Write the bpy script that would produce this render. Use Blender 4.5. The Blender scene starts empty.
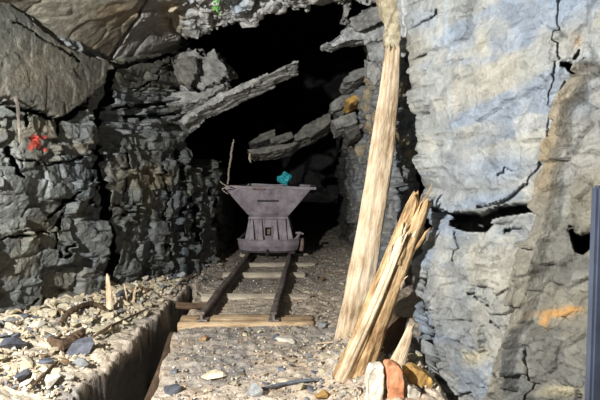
import bpy, bmesh, math, random
import numpy as np
from mathutils import Vector, Matrix, Euler

scn = bpy.context.scene
COL = scn.collection
rnd = random.Random(7)
rs = np.random.RandomState(11)
PI = math.pi

# ------------------------------------------------------------------ camera
CZ = 1.25
PITCH = math.radians(3.32)
F = 500.0
ca, sa = math.cos(PITCH), math.sin(PITCH)

def at(px, py, Y):
    """world point of a picture position at world distance Y"""
    dx = (px - 300) / F
    dz = -(py - 200) / F
    d = (dx, ca + dz * sa, -sa + dz * ca)
    t = Y / d[1]
    return Vector((d[0] * t, Y, CZ + d[2] * t))

def proj(P):
    v0 = P[..., 0]; v1 = P[..., 1]; v2 = P[..., 2] - CZ
    f = v1 * ca - v2 * sa
    u = v1 * sa + v2 * ca
    f = np.maximum(f, 0.05)
    return 300 + F * v0 / f, 200 - F * u / f

# ------------------------------------------------------------------ numpy noise
def h3(ix, iy, iz, seed):
    ix = ix.astype(np.int64); iy = iy.astype(np.int64); iz = iz.astype(np.int64)
    n = (ix * 374761393 + iy * 668265263 + iz * 2147483647 + seed * 1274126177) & 0xFFFFFFFF
    n = ((n ^ (n >> 13)) * 1274126177) & 0xFFFFFFFF
    n = ((n ^ (n >> 16)) * 2246822519) & 0xFFFFFFFF
    n = (n ^ (n >> 15)) & 0xFFFFFFFF
    return n / 4294967296.0

def vnoise(p, seed=0):
    i = np.floor(p); f = p - i
    f = f * f * f * (f * (f * 6 - 15) + 10)
    r = 0
    for a in (0, 1):
        wx = f[..., 0] if a else 1 - f[..., 0]
        for b in (0, 1):
            wy = f[..., 1] if b else 1 - f[..., 1]
            for c in (0, 1):
                wz = f[..., 2] if c else 1 - f[..., 2]
                r = r + wx * wy * wz * h3(i[..., 0] + a, i[..., 1] + b, i[..., 2] + c, seed)
    return r * 2 - 1

def fbm(p, sc, oct=4, seed=0, gain=0.5):
    r = 0; a = 1.0; q = p * sc; s = 0
    for k in range(oct):
        r = r + a * vnoise(q + 17.3 * k, seed + k); s += a
        a *= gain; q = q * 2.03
    return r / s

def cells(p, seed=0, box=False):
    i = np.floor(p); f = p - i
    sh = p.shape[:-1]
    d1 = np.full(sh, 9.0); d2 = np.full(sh, 9.0)
    hid = np.zeros(sh); off = np.zeros(sh + (3,))
    for a in (-1, 0, 1):
        for b in (-1, 0, 1):
            for c in (-1, 0, 1):
                jx, jy, jz = i[..., 0] + a, i[..., 1] + b, i[..., 2] + c
                o = np.stack([a + h3(jx, jy, jz, seed), b + h3(jx, jy, jz, seed + 1), c + h3(jx, jy, jz, seed + 2)], -1) - f
                d = np.abs(o).max(-1) if box else np.sqrt((o * o).sum(-1))
                m = d < d1
                d2 = np.where(m, d1, np.minimum(d2, d))
                hid = np.where(m, h3(jx, jy, jz, seed + 3), hid)
                off = np.where(m[..., None], -o, off)
                d1 = np.where(m, d, d1)
    return hid, off, d2 - d1

DIP = math.radians(24)
def frame(P, dip=DIP):
    c, s = math.cos(dip), math.sin(dip)
    return np.stack([P[..., 0] * c + P[..., 2] * s, P[..., 1], -P[..., 0] * s + P[..., 2] * c], -1)

def blocks(P, sx, sy, sz, amp, tilt, groove, seed, dip=DIP, gw=0.06, box=False, warp=0.05):
    q = frame(P, dip) + warp * np.stack([fbm(P, 3, 2, seed + 30), fbm(P, 3, 2, seed + 31), fbm(P, 3, 2, seed + 32)], -1)
    q = q / np.array([sx, sy, sz])
    hid, off, e = cells(q, seed, box)
    r = np.stack([(hid * 91.7) % 1, (hid * 57.3) % 1, (hid * 133.1) % 1], -1) * 2 - 1
    h = (hid * 2 - 1) * amp + (r * off).sum(-1) * tilt
    h = h - groove * np.exp(-(e / gw) ** 2)
    return h, hid, e

def seg_dist(px, py, pts):
    """distance to a polyline with a width at each knot -> mask 0..1"""
    best = np.zeros_like(px)
    for (a, b) in zip(pts[:-1], pts[1:]):
        dx, dy = b[0] - a[0], b[1] - a[1]
        t = np.clip(((px - a[0]) * dx + (py - a[1]) * dy) / (dx * dx + dy * dy + 1e-9), 0, 1)
        d = np.hypot(px - a[0] - t * dx, py - a[1] - t * dy)
        w = a[2] + t * (b[2] - a[2])
        best = np.maximum(best, np.clip(1.35 - d / np.maximum(w, 0.3), 0, 1))
    return np.clip(best * 1.4, 0, 1)

def in_poly(px, py, poly, soft=2.0):
    inside = np.zeros(px.shape, bool)
    dmin = np.full(px.shape, 1e9)
    n = len(poly)
    for k in range(n):
        x1, y1 = poly[k]; x2, y2 = poly[(k + 1) % n]
        c = ((y1 > py) != (y2 > py)) & (px < (x2 - x1) * (py - y1) / (y2 - y1 + 1e-12) + x1)
        inside ^= c
        dx, dy = x2 - x1, y2 - y1
        t = np.clip(((px - x1) * dx + (py - y1) * dy) / (dx * dx + dy * dy + 1e-9), 0, 1)
        dmin = np.minimum(dmin, np.hypot(px - x1 - t * dx, py - y1 - t * dy))
    sd = np.where(inside, dmin, -dmin)
    return np.clip(sd / soft + 0.5, 0, 1)

def gauss(px, py, cx, cy, rx, ry):
    return np.exp(-(((px - cx) / rx) ** 2 + ((py - cy) / ry) ** 2))

def sstep(x, a, b):
    t = np.clip((x - a) / (b - a), 0, 1)
    return t * t * (3 - 2 * t)

# ------------------------------------------------------------------ materials
def newmat(name):
    m = bpy.data.materials.new(name); m.use_nodes = True
    nt = m.node_tree; nt.nodes.clear()
    out = nt.nodes.new('ShaderNodeOutputMaterial')
    bs = nt.nodes.new('ShaderNodeBsdfPrincipled')
    nt.links.new(bs.outputs[0], out.inputs[0])
    return m, nt, bs

def N(nt, t, **kw):
    n = nt.nodes.new(t)
    for k, v in kw.items():
        if k.startswith('i_'):
            n.inputs[k[2:].replace('_', ' ')].default_value = v
        else:
            setattr(n, k, v)
    return n

def ramp(nt, stops):
    r = nt.nodes.new('ShaderNodeValToRGB')
    el = r.color_ramp.elements
    while len(el) < len(stops): el.new(0.5)
    for e, (p, c) in zip(el, stops):
        e.position = p; e.color = (c[0], c[1], c[2], 1)
    return r

def rock_mat(name, base=None, vary=0.35, bump=0.6, scale=9.0, rough=0.72, randomize=0.0, spec=0.35, bdist=0.02):
    """base None: colour read from the Col attribute"""
    m, nt, bs = newmat(name); L = nt.links.new
    tc = N(nt, 'ShaderNodeTexCoord')
    n1 = N(nt, 'ShaderNodeTexNoise', i_Scale=scale, i_Detail=8.0, i_Roughness=0.65)
    n2 = N(nt, 'ShaderNodeTexNoise', i_Scale=scale * 6, i_Detail=6.0, i_Roughness=0.7)
    vo = N(nt, 'ShaderNodeTexVoronoi', feature='DISTANCE_TO_EDGE', i_Scale=scale * 1.6)
    for n in (n1, n2): L(tc.outputs['Object'], n.inputs['Vector'])
    wv = N(nt, 'ShaderNodeVectorMath', operation='MULTIPLY_ADD')
    L(n1.outputs['Color'], wv.inputs[0]); wv.inputs[1].default_value = (.25, .25, .25)
    L(tc.outputs['Object'], wv.inputs[2]); L(wv.outputs[0], vo.inputs['Vector'])
    if base is None:
        a = N(nt, 'ShaderNodeAttribute', attribute_name='Col'); csock = a.outputs['Color']
    else:
        r = ramp(nt, base); L(n1.outputs['Fac'], r.inputs[0]); csock = r.outputs[0]
    mx = N(nt, 'ShaderNodeMix', data_type='RGBA', blend_type='MULTIPLY'); mx.inputs[0].default_value = 1
    r2 = ramp(nt, [(0.30, (1 - vary,) * 3), (0.52, (1, 1, 1)), (0.72, (1 + vary,) * 3)])
    ad = N(nt, 'ShaderNodeMath', operation='MULTIPLY_ADD'); ad.inputs[1].default_value = 0.5
    L(n2.outputs['Fac'], ad.inputs[0])
    mh = N(nt, 'ShaderNodeMath', operation='MULTIPLY'); mh.inputs[1].default_value = 0.5
    L(n1.outputs['Fac'], mh.inputs[0]); L(mh.outputs[0], ad.inputs[2])
    L(ad.outputs[0], r2.inputs[0])
    L(csock, mx.inputs[6]); L(r2.outputs[0], mx.inputs[7])
    cs = mx.outputs[2]
    if randomize:
        oi = N(nt, 'ShaderNodeObjectInfo')
        hs = N(nt, 'ShaderNodeHueSaturation'); mr = N(nt, 'ShaderNodeMapRange')
        mr.inputs['To Min'].default_value = 1 - randomize; mr.inputs['To Max'].default_value = 1 + randomize
        L(oi.outputs['Random'], mr.inputs['Value']); L(mr.outputs[0], hs.inputs['Value']); L(cs, hs.inputs['Color'])
        cs = hs.outputs[0]
    L(cs, bs.inputs['Base Color'])
    mp = N(nt, 'ShaderNodeMapping'); mp.inputs['Rotation'].default_value = (0, .42, 0); mp.inputs['Scale'].default_value = (.55, 1, 3.2)
    n3 = N(nt, 'ShaderNodeTexNoise', noise_type='RIDGED_MULTIFRACTAL', i_Scale=scale * .8, i_Detail=6.0, i_Roughness=0.6)
    L(tc.outputs['Object'], mp.inputs['Vector']); L(mp.outputs[0], n3.inputs['Vector'])
    b0 = N(nt, 'ShaderNodeBump', i_Strength=bump * .8, i_Distance=bdist * .6); L(n3.outputs['Fac'], b0.inputs['Height'])
    b1 = N(nt, 'ShaderNodeBump', i_Strength=bump, i_Distance=bdist); L(b0.outputs[0], b1.inputs['Normal'])
    b2 = N(nt, 'ShaderNodeBump', i_Strength=bump * 0.5, i_Distance=bdist * 0.4)
    L(n1.outputs['Fac'], b1.inputs['Height']); L(n2.outputs['Fac'], b2.inputs['Height']); L(b1.outputs[0], b2.inputs['Normal'])
    L(b2.outputs[0], bs.inputs['Normal'])
    bs.inputs['Roughness'].default_value = rough
    bs.inputs['Specular IOR Level'].default_value = spec
    return m

def wood_mat(name, stops, scale=6.0, bump=0.8, stretch=0.2, axis=2, spots=True):
    m, nt, bs = newmat(name); L = nt.links.new
    tc = N(nt, 'ShaderNodeTexCoord'); mp = N(nt, 'ShaderNodeMapping')
    s = [1, 1, 1]; s[axis] = stretch
    mp.inputs['Scale'].default_value = s
    L(tc.outputs['Object'], mp.inputs['Vector'])
    n1 = N(nt, 'ShaderNodeTexNoise', i_Scale=scale * 6, i_Detail=7.0, i_Roughness=0.7)
    n2 = N(nt, 'ShaderNodeTexNoise', i_Scale=scale * 0.7, i_Detail=4.0)
    L(mp.outputs[0], n1.inputs['Vector']); L(tc.outputs['Object'], n2.inputs['Vector'])
    ad = N(nt, 'ShaderNodeMath', operation='MULTIPLY_ADD'); ad.inputs[1].default_value = 0.55
    mh = N(nt, 'ShaderNodeMath', operation='MULTIPLY'); mh.inputs[1].default_value = 0.45
    L(n1.outputs['Fac'], ad.inputs[0]); L(n2.outputs['Fac'], mh.inputs[0]); L(mh.outputs[0], ad.inputs[2])
    r = ramp(nt, stops); L(ad.outputs[0], r.inputs[0]); L(r.outputs[0], bs.inputs['Base Color'])
    b = N(nt, 'ShaderNodeBump', i_Strength=bump, i_Distance=0.025)
    L(n1.outputs['Fac'], b.inputs['Height']); L(b.outputs[0], bs.inputs['Normal'])
    bs.inputs['Roughness'].default_value = 0.8; bs.inputs['Specular IOR Level'].default_value = 0.2
    return m

def metal_mat(name, stops, scale=8, rough=0.6, metallic=0.3, bump=0.25):
    m, nt, bs = newmat(name); L = nt.links.new
    tc = N(nt, 'ShaderNodeTexCoord')
    n1 = N(nt, 'ShaderNodeTexNoise', i_Scale=scale, i_Detail=8.0, i_Roughness=0.65)
    L(tc.outputs['Object'], n1.inputs['Vector'])
    r = ramp(nt, stops); L(n1.outputs['Fac'], r.inputs[0]); L(r.outputs[0], bs.inputs['Base Color'])
    b = N(nt, 'ShaderNodeBump', i_Strength=bump, i_Distance=0.01)
    L(n1.outputs['Fac'], b.inputs['Height']); L(b.outputs[0], bs.inputs['Normal'])
    bs.inputs['Roughness'].default_value = rough; bs.inputs['Metallic'].default_value = metallic
    return m

M_wall = rock_mat('wall_rock', None, 0.5, 1.0, 11, 0.55, spec=0.5, bdist=0.025)
M_pale = rock_mat('pale_wall_rock', None, 0.34, 1.0, 10, 0.65, spec=0.35, bdist=0.05)
M_ground = rock_mat('mine_floor_dirt', None, 0.5, 1.0, 14, 0.85, spec=0.15, bdist=0.03)
M_grey = rock_mat('grey_stone', [(.3, (.16, .165, .17)), (.6, (.34, .35, .35)), (.8, (.5, .5, .46))], .3, .6, 14, .7, .35)
M_slate = rock_mat('dark_slate', [(.3, (.055, .06, .075)), (.6, (.13, .14, .17)), (.8, (.22, .23, .27))], .3, .5, 14, .6, .3)
M_cream = rock_mat('cream_stone', [(.3, (.38, .31, .19)), (.55, (.66, .58, .40)), (.75, (.80, .74, .58))], .3, .6, 14, .8, .3)
M_brown = rock_mat('brown_stone', [(.3, (.10, .065, .04)), (.6, (.26, .17, .09)), (.8, (.45, .30, .15))], .3, .6, 14, .8, .35)
M_orange = rock_mat('orange_stone', [(.3, (.30, .11, .045)), (.55, (.50, .22, .11)), (.8, (.60, .38, .24))], .25, .6, 10, .8, .1)
M_white = rock_mat('white_stone', [(.3, (.36, .32, .25)), (.55, (.58, .54, .46)), (.8, (.72, .69, .62))], .2, .5, 10, .8, .1)
M_ochre = rock_mat('ochre_stone', [(.3, (.20, .11, .04)), (.5, (.42, .25, .08)), (.7, (.62, .38, .10))], .3, .6, 12, .7, .1)
M_strata = rock_mat('strata_rock', [(.3, (.13, .13, .125)), (.55, (.25, .25, .235)), (.8, (.36, .35, .31))], .35, .9, 10, .65, .15, bdist=.03)
M_stratadim = rock_mat('dark_strata_rock', [(.3, (.06, .06, .055)), (.55, (.13, .125, .11)), (.8, (.22, .21, .17))], .35, .9, 10, .7, .15, bdist=.03)
M_void = rock_mat('deep_rock', [(.3, (.015, .015, .014)), (.8, (.05, .05, .048))], .3, .8, 5, .9)
M_post = wood_mat('pale_post_wood', [(.34, (.22, .14, .08)), (.43, (.46, .34, .21)), (.52, (.66, .53, .37)), (.68, (.78, .68, .52))])
M_split = wood_mat('split_ochre_wood', [(.36, (.10, .055, .025)), (.44, (.32, .19, .09)), (.53, (.58, .40, .21)), (.66, (.72, .57, .36))], bump=1.0)
M_sleeper = wood_mat('sleeper_wood', [(.34, (.12, .075, .045)), (.45, (.32, .22, .13)), (.56, (.52, .38, .23)), (.7, (.62, .50, .34))], axis=0)
M_greysleeper = wood_mat('grey_sleeper_wood', [(.30, (.16, .13, .10)), (.45, (.34, .29, .23)), (.6, (.50, .44, .34)), (.8, (.60, .50, .34))], axis=0)
M_brownwood = wood_mat('brown_plank_wood', [(.36, (.035, .022, .016)), (.5, (.10, .065, .04)), (.7, (.24, .16, .10))])
M_rail = metal_mat('rail_steel', [(.35, (.09, .075, .065)), (.55, (.22, .18, .155)), (.75, (.42, .37, .33))], 14, .55, .3, .5)
M_cart = metal_mat('mauve_cart_paint', [(.30, (.11, .09, .10)), (.5, (.22, .19, .21)), (.72, (.34, .30, .325))], 7, .6, .1, .3)
M_cartdark = metal_mat('cart_shadowed_iron', [(.3, (.02, .018, .018)), (.7, (.07, .06, .055))], 12, .7, .3)
M_rust = metal_mat('rusty_iron', [(.3, (.12, .07, .055)), (.6, (.28, .20, .18)), (.8, (.42, .33, .30))], 20, .7, .2, .5)
M_blue = metal_mat('blue_grey_steel', [(.3, (.03, .037, .055)), (.6, (.055, .068, .10)), (.8, (.08, .10, .14))], 4, .5, .2, .1)
M_teal = metal_mat('teal_fabric', [(.3, (.01, .20, .25)), (.5, (.03, .42, .48)), (.75, (.15, .68, .70))], 30, .6, 0, .6)
M_green = metal_mat('green_leaf', [(.3, (.10, .35, .05)), (.6, (.25, .62, .15)), (.8, (.5, .8, .3))], 20, .6, 0, .2)

# ------------------------------------------------------------------ mesh helpers
def link(name, me, mat, parent=None, smooth=False):
    ob = bpy.data.objects.new(name, me); COL.objects.link(ob)
    if mat: me.materials.append(mat)
    if parent: ob.parent = parent
    if smooth: me.polygons.foreach_set('use_smooth', [True] * len(me.polygons))
    return ob

def bmobj(name, bm, mat, parent=None, smooth=False):
    bmesh.ops.recalc_face_normals(bm, faces=bm.faces)
    me = bpy.data.meshes.new(name); bm.to_mesh(me); bm.free()
    return link(name, me, mat, parent, smooth)

def tag(o, label, cat, group=None):
    o['label'] = label; o['category'] = cat
    if group: o['group'] = group
    return o

def struct(o):
    o['kind'] = 'structure'; return o

def empty(name, loc, rz=0):
    o = bpy.data.objects.new(name, None); COL.objects.link(o)
    o.location = loc; o.rotation_euler = (0, 0, rz); o.empty_display_size = 0.1
    return o

def grid_mesh(name, P, col, mat, parent=None, flip=False):
    nv, nu = P.shape[:2]
    me = bpy.data.meshes.new(name)
    idx = np.arange(nv * nu).reshape(nv, nu)
    q = np.stack([idx[:-1, :-1], idx[:-1, 1:], idx[1:, 1:], idx[1:, :-1]], -1).reshape(-1, 4)
    if flip: q = q[:, ::-1]
    me.vertices.add(nv * nu); me.vertices.foreach_set('co', P.reshape(-1).astype(np.float32))
    me.loops.add(q.size); me.loops.foreach_set('vertex_index', q.reshape(-1).astype(np.int32))
    me.polygons.add(len(q)); me.polygons.foreach_set('loop_start', (np.arange(len(q)) * 4).astype(np.int32))
    me.polygons.foreach_set('use_smooth', np.ones(len(q), bool))
    me.update(calc_edges=True)
    if col is not None:
        a = me.color_attributes.new('Col', 'FLOAT_COLOR', 'POINT')
        c = np.concatenate([np.clip(col, 0, 1), np.ones(col.shape[:2] + (1,))], -1)
        a.data.foreach_set('color', c.reshape(-1).astype(np.float32))
    return link(name, me, mat, parent)

def normals(P):
    du = np.gradient(P, axis=1); dv = np.gradient(P, axis=0)
    n = np.cross(du, dv)
    return n / np.maximum(np.linalg.norm(n, axis=-1, keepdims=True), 1e-9)

def mixc(c, new, m):
    return c * (1 - m[..., None]) + np.array(new) * m[..., None]

def add_box(bm, x0, x1, y0, y1, z0, z1, rot=None):
    r = bmesh.ops.create_cube(bm, size=1)
    for v in r['verts']:
        v.co = Vector(((x0 + x1) / 2 + v.co.x * (x1 - x0), (y0 + y1) / 2 + v.co.y * (y1 - y0), (z0 + z1) / 2 + v.co.z * (z1 - z0)))
    return r['verts']

def add_rings(bm, rings, cap=True, closed=True):
    vs = [[bm.verts.new(p) for p in ring] for ring in rings]
    n = len(vs[0])
    for a, b in zip(vs[:-1], vs[1:]):
        for k in range(n if closed else n - 1):
            bm.faces.new((a[k], a[(k + 1) % n], b[(k + 1) % n], b[k]))
    if cap:
        bm.faces.new(vs[0][::-1]); bm.faces.new(vs[-1])
    return vs

def add_tube(bm, pts, r, n=8):
    rings = []
    pts = [Vector(p) for p in pts]
    for i, p in enumerate(pts):
        d = (pts[min(i + 1, len(pts) - 1)] - pts[max(i - 1, 0)]).normalized()
        a = d.orthogonal().normalized() if i == 0 else (a - d * a.dot(d)).normalized()
        b = d.cross(a)
        rr = r[i] if isinstance(r, (list, tuple)) else r
        rings.append([p + (a * math.cos(2 * PI * k / n) + b * math.sin(2 * PI * k / n)) * rr for k in range(n)])
    add_rings(bm, rings)

def add_cyl(bm, c, axis, r, h, n=20):
    c = Vector(c); ax = Vector(axis).normalized()
    add_tube(bm, [c - ax * h / 2, c + ax * h / 2], r, n)

def bevel(bm, w, seg=1):
    bmesh.ops.bevel(bm, geom=list(bm.edges), offset=w, segments=seg, affect='EDGES', clamp_overlap=True)

# ------------------------------------------------------------------ terrain of the floor
def fan(P):
    v = P - np.array([-.05, 0, 1.3])
    return v / np.linalg.norm(v, axis=-1, keepdims=True)

def lerp(x, xs, ys): return np.interp(x, xs, ys)

def floor_z(x, y):
    x = np.asarray(x, float); y = np.asarray(y, float)
    P = np.stack([x, y, np.zeros_like(x)], -1)
    z = 0.0 * x - 0.02
    # left bank, sloping up to the wall
    wallx = -2.855 + .259 * np.minimum(y, 6.0)
    bank = 0.09 + 0.27 * np.clip(-1.2 - x, 0, 2)
    m = sstep(-x, 1.0, 1.13) * (1 - sstep(y, 5.1, 6.2) * .8)
    z = z + bank * m
    # trench beside the bank
    wob = 0.03 * vnoise(P * 4.0, 5)
    xl = lerp(y, [2.2, 2.6, 5.25], [-1.19, -1.18, -1.15]) + wob * .8
    xr = lerp(y, [2.2, 2.7, 3.7, 4.8, 5.25], [-0.80, -0.84, -0.98, -1.06, -1.13]) + wob * .8
    inside = sstep(x, xl - .008, xl + .022) * (1 - sstep(x, xr - .05, xr + .02)) * (1 - sstep(y, 5.1, 5.3))
    z = z - inside * (0.42 + z)
    # right-hand rubble bank at the foot of the props
    rb = sstep(x, .05, .5) * (1 - sstep(y, 3.1, 4.3)) * (1 - sstep(x, .68, .95) * 2.2)
    z = z + rb * 0.15
    z = z + sstep(x, .2, .9) * sstep(y, 3.6, 5) * 0.12
    z = z + sstep(y, 9, 14) * .25
    far = 0.6 + 0.4 * sstep(np.abs(x + .45), .3, .9)
    z = z + (0.016 * fbm(P, 2.2, 3, 9) * 2 + 0.012 * fbm(P, 11, 3, 12)) * far
    return z

# ------------------------------------------------------------------ SETTING: floor
def build_floor():
    xs = np.concatenate([np.arange(-5.4, -2.2, .06), np.arange(-2.2, 1.6, .0125), np.arange(1.6, 3.2, .06)])
    ys = np.concatenate([np.arange(-1.0, 2.2, .06), 2.2 + np.cumsum(np.linspace(.008, .03, 260)), np.arange(7.2, 15.5, .06)])
    X, Y = np.meshgrid(xs, ys)
    Z = floor_z(X, Y)
    P = np.stack([X, Y, Z], -1)
    h, hid, e = blocks(P, .11, .10, .10, .008, .010, .006, 41, dip=0)
    keep = 1 - .55 * ((np.abs(X + .45) < .36) & (Y > 4)).astype(float)
    rub = sstep(-X, 1.05, 1.4) + sstep(X, .1, .4) * (1 - sstep(Y, 3.6, 4.2)) * .6
    h2, hid2, e2 = blocks(P, .055, .05, .05, .006, .008, .004, 47, dip=0)
    P[..., 2] += h * keep + h2 * keep + rub * h * 1.3
    px, py = proj(P)
    c = np.zeros(P.shape) + np.array([.47, .40, .32])
    n = fbm(P, 1.6, 4, 3); n2 = fbm(P, 7, 3, 4)
    c = mixc(c, [.60, .50, .39], sstep(n, 0, .5) * .8)
    c = mixc(c, [.26, .25, .24], sstep(-n, 0.05, .5) * .7)
    c = mixc(c, [.46, .33, .22], sstep(n2, .15, .5) * .5)
    c = mixc(c, [.22, .20, .185], sstep(-n2, .25, .6) * .6)
    c = mixc(c, [.60, .53, .38], sstep(-X, 1.2, 1.35) * (.45 + .4 * (hid2 - .3)))
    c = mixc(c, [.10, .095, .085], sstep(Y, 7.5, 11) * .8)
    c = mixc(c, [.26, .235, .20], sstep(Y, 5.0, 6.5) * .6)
    c = c * (0.85 + .3 * hid2[..., None])
    c = mixc(c, [.05, .045, .04], 1 - sstep(Y, 1.7, 2.3))  # floor out of view darkened to cut bounce from the lamp
    trench_shade = sstep(.07 - Z, .0, .05) * (X < lerp(Y, [2.2, 2.7, 3.7, 4.8, 5.25], [-0.84, -0.88, -1.01, -1.08, -1.14])) * (X > -1.25) * (Y < 5.4)
    c = mixc(c, [.085, .085, .082], trench_shade)  # the trench's shade is put into the floor colour below its lip
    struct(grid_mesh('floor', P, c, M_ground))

# ------------------------------------------------------------------ SETTING: left wall
def build_left():
    tpx = np.concatenate([np.arange(-40, 194, 0.9)])
    t = (300 - tpx) / 500.0
    Yl = 2.855 / (t + .259)
    pts = [(-3.2, -1.5), (-2.95, -0.5), (-2.62, .9), (-2.3, 2.1)]
    xa = [p[0] for p in pts]; ya = [p[1] for p in pts]
    # coarse stretch before the frame, fine stretch, corner and the inner stretch
    yy0 = np.linspace(-1.5, Yl[0] - .02, 50)
    line = -2.855 + .259 * yy0
    xx0 = line
    x1 = -2.855 + .259 * Yl
    y2 = np.linspace(Yl[-1] + .02, 9.2, 150); x2 = np.interp(y2, [Yl[-1], 6.6, 7.5, 9.2], [x1[-1], -1.165, -1.21, -1.30])
    y3 = np.linspace(9.25, 15, 50); x3 = np.interp(y3, [9.2, 10.5, 15], [-1.3, -1.7, -1.9])
    Yb = np.concatenate([yy0, Yl, y2, y3]); Xb = np.concatenate([xx0, x1, x2, x3])
    zs = np.concatenate([np.arange(-.6, 0, .03), np.arange(0, 2.75, .0085), np.arange(2.75, 4.6, .03)])
    Xg = np.repeat(Xb[None], len(zs), 0); Yg = np.repeat(Yb[None], len(zs), 0); Zg = np.repeat(zs[:, None], len(Xb), 1)
    # the wall leans a little over the tunnel
    Xg = Xg + 0.05 * np.clip(Zg - .3, 0, 2)
    P = np.stack([Xg, Yg, Zg], -1)
    nx, ny = .966, -.25
    px, py = proj(P)
    jx = px + 2.2 * fbm(P, 9, 3, 21) * 2; jy = py + 2.2 * fbm(P, 9, 3, 22) * 2
    front = (Yg > 2.4)
    smoothB = in_poly(jx, jy, [(-80, 0), (-80, 100), (0, 98), (24, 108), (40, 114), (56, 118), (72, 105), (98, 84), (101, 60), (60, 50), (-80, -60)], 3)
    strata = in_poly(jx, jy, [(108, 86), (240, 30), (240, 130), (185, 135), (150, 132), (108, 130)], 12)
    slabD = in_poly(jx, jy, [(106, 60), (187, 40), (178, 88), (108, 92)], 3)
    low = 1 - np.maximum(smoothB, slabD)
    h1, id1, e1 = blocks(P, .42, .36, .30, .034, .06, .012, 101, dip=-.12, gw=.04, box=True, warp=.03)
    h2, id2, e2 = blocks(P, .25, .22, .13, .026, .085, .004, 111, dip=-.4, gw=.05, box=True, warp=.012)
    h3_, id3, e3 = blocks(P, .06, .055, .045, .008, .022, .002, 121, dip=-.5, gw=.08, box=True)
    d = h1 * (.14 + .86 * low) + (h2 * .66 + h3_ * .35) * low * (1 - .4 * strata) + (h2 * .06 + h3_ * .06) * (1 - low)
    # bedded ledges right of the crack
    q = frame(P, math.radians(-3))
    zz = q[..., 2] + .02 * fbm(P, 4, 3, 61) + np.where(px > 150, (px - 150) * .0022, 0) * -1
    lay = np.floor(zz / .062)
    lr = h3(lay, np.floor(q[..., 1] / .45 + h3(lay, lay * 0, lay * 0, 8) * 3), lay * 0, 77)
    fr = zz / .062 - lay
    d += strata * ((lr - .5) * .13 - .05 * np.exp(-((fr - .03) / .10) ** 2))
    d += .06 * fbm(P, 1.1, 2, 55) * (.3 + .7 * low)
    d += .008 * fbm(P, 14, 3, 56) * (.3 + .7 * low)
    d += .085 * smoothB + .05 * slabD
    # vertical wrinkles at the right end
    vert = sstep(px, 150, 180) * (py > 150)
    qv = P * np.array([1, 1, .25])
    d += vert * .035 * fbm(qv, 11, 3, 66) * 2
    # cracks run back into the rock
    cav = np.zeros_like(d)
    def cr(pts, depth):
        nonlocal cav
        cav = np.maximum(cav, (depth * 2.2 + .05) * sstep(seg_dist(jx, jy, pts), .25, .6) * front)
    cr([(108, 62, 2.5), (104, 72, 3.8), (105, 90, 4.4), (103, 112, 4.6), (98, 130, 4), (97, 150, 3.6), (98, 170, 3.8), (100, 190, 3.4), (102, 205, 3.4), (105, 225, 4.4), (107, 245, 4.4), (109, 262, 3.8), (110, 300, 2.5)], .42)
    cr([(-10, 104, 1), (24, 112, 1.6), (40, 116, 1.6), (55, 120, 1.8), (57, 124, 2), (68, 113, 3.2), (88, 100, 2.2)], .15)
    cr([(57, 122, 1.6), (56, 136, 1.4)], .12)
    cr([(24, 112, 1.2), (20, 128, 1.0)], .1)
    cr([(7, 150, 2), (6, 172, 2.4), (10, 176, 1.5)], .15)
    cr([(0, 22, .5), (30, 38, .6), (58, 57, .9), (69, 62, 1.2)], .03)
    cr([(110, 66, 2), (135, 62, 1.8), (160, 58, 1.6), (185, 48, 1.4)], .14)
    cr([(165, 60, .7), (148, 80, .7), (136, 92, .6)], .05)
    cr([(118, 107, 1.6), (150, 106, 1.8), (180, 100, 2.5), (205, 92, 3)], .15)
    cr([(130, 118, 1.2), (160, 116, 1.4), (190, 110, 2)], .12)
    cr([(62, 215, 1.4), (54, 232, 1.0), (54, 258, .9)], .08)
    cr([(72, 192, 1), (58, 210, 1.2), (40, 220, .8)], .08)
    cr([(58, 258, 1.6), (70, 245, 1.4)], .12)
    cr([(10, 160, 1), (40, 165, .8), (70, 160, .8), (90, 150, .9)], .06)
    cr([(88, 175, 1.2), (86, 200, .8), (96, 205, .8)], .06)
    cr([(0, 240, .8), (25, 233, .7), (52, 232, .8)], .05)
    cr([(22, 320, 1.2), (30, 308, 1), (38, 300, .6)], .06)
    cr([(125, 150, .8), (128, 175, .8), (124, 205, .6)], .06)
    cr([(163, 165, 1), (168, 200, 1), (164, 240, .9), (170, 262, .9)], .08)
    cr([(178, 150, 1.2), (182, 185, 1), (180, 230, 1), (185, 262, 1)], .08)
    cr([(110, 200, .9), (125, 215, .7), (140, 210, .6)], .06)
    cr([(193, 150, 2), (190, 200, 2.2), (193, 228, 1.6), (197, 246, 1)], .2)
    cr([(208, 180, 1.2), (214, 215, 1.6), (219, 240, 1.4)], .12)
    P = P + d[..., None] * np.array([nx, ny, 0.0]) + cav[..., None] * fan(P)
    # the void above the low inner wall
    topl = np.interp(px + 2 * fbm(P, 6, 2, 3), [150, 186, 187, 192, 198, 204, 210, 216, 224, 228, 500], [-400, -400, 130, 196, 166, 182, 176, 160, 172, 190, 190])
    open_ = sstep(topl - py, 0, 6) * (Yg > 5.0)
    # pushed well behind the inner wall for everything beyond the corner
    P[..., 0] -= open_ * 2.2
    P[..., 0] -= 1.8 * (1 - sstep(Yg, 1.2, 2.4))  # stretch out of view moved back, weakening bounce from the lamp
    P[..., 1] += open_ * .3
    # colours of the stone
    c = np.zeros(P.shape) + np.array([.155, .160, .150])
    n = fbm(P, 1.7, 4, 31); n2 = fbm(P, 6, 3, 32); n3 = fbm(P, 3.2, 3, 33)
    c = mixc(c, [.105, .118, .135], sstep(n, -.05, .4) * .8)
    c = mixc(c, [.225, .205, .155], sstep(n3, .05, .45) * .75)
    c = mixc(c, [.30, .30, .29], sstep(n2, .2, .5) * .5)
    c = mixc(c, [.145, .14, .115], smoothB * .85)
    c = mixc(c, [.19, .16, .12], smoothB * sstep(n2, -.1, .3) * .5)
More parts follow.
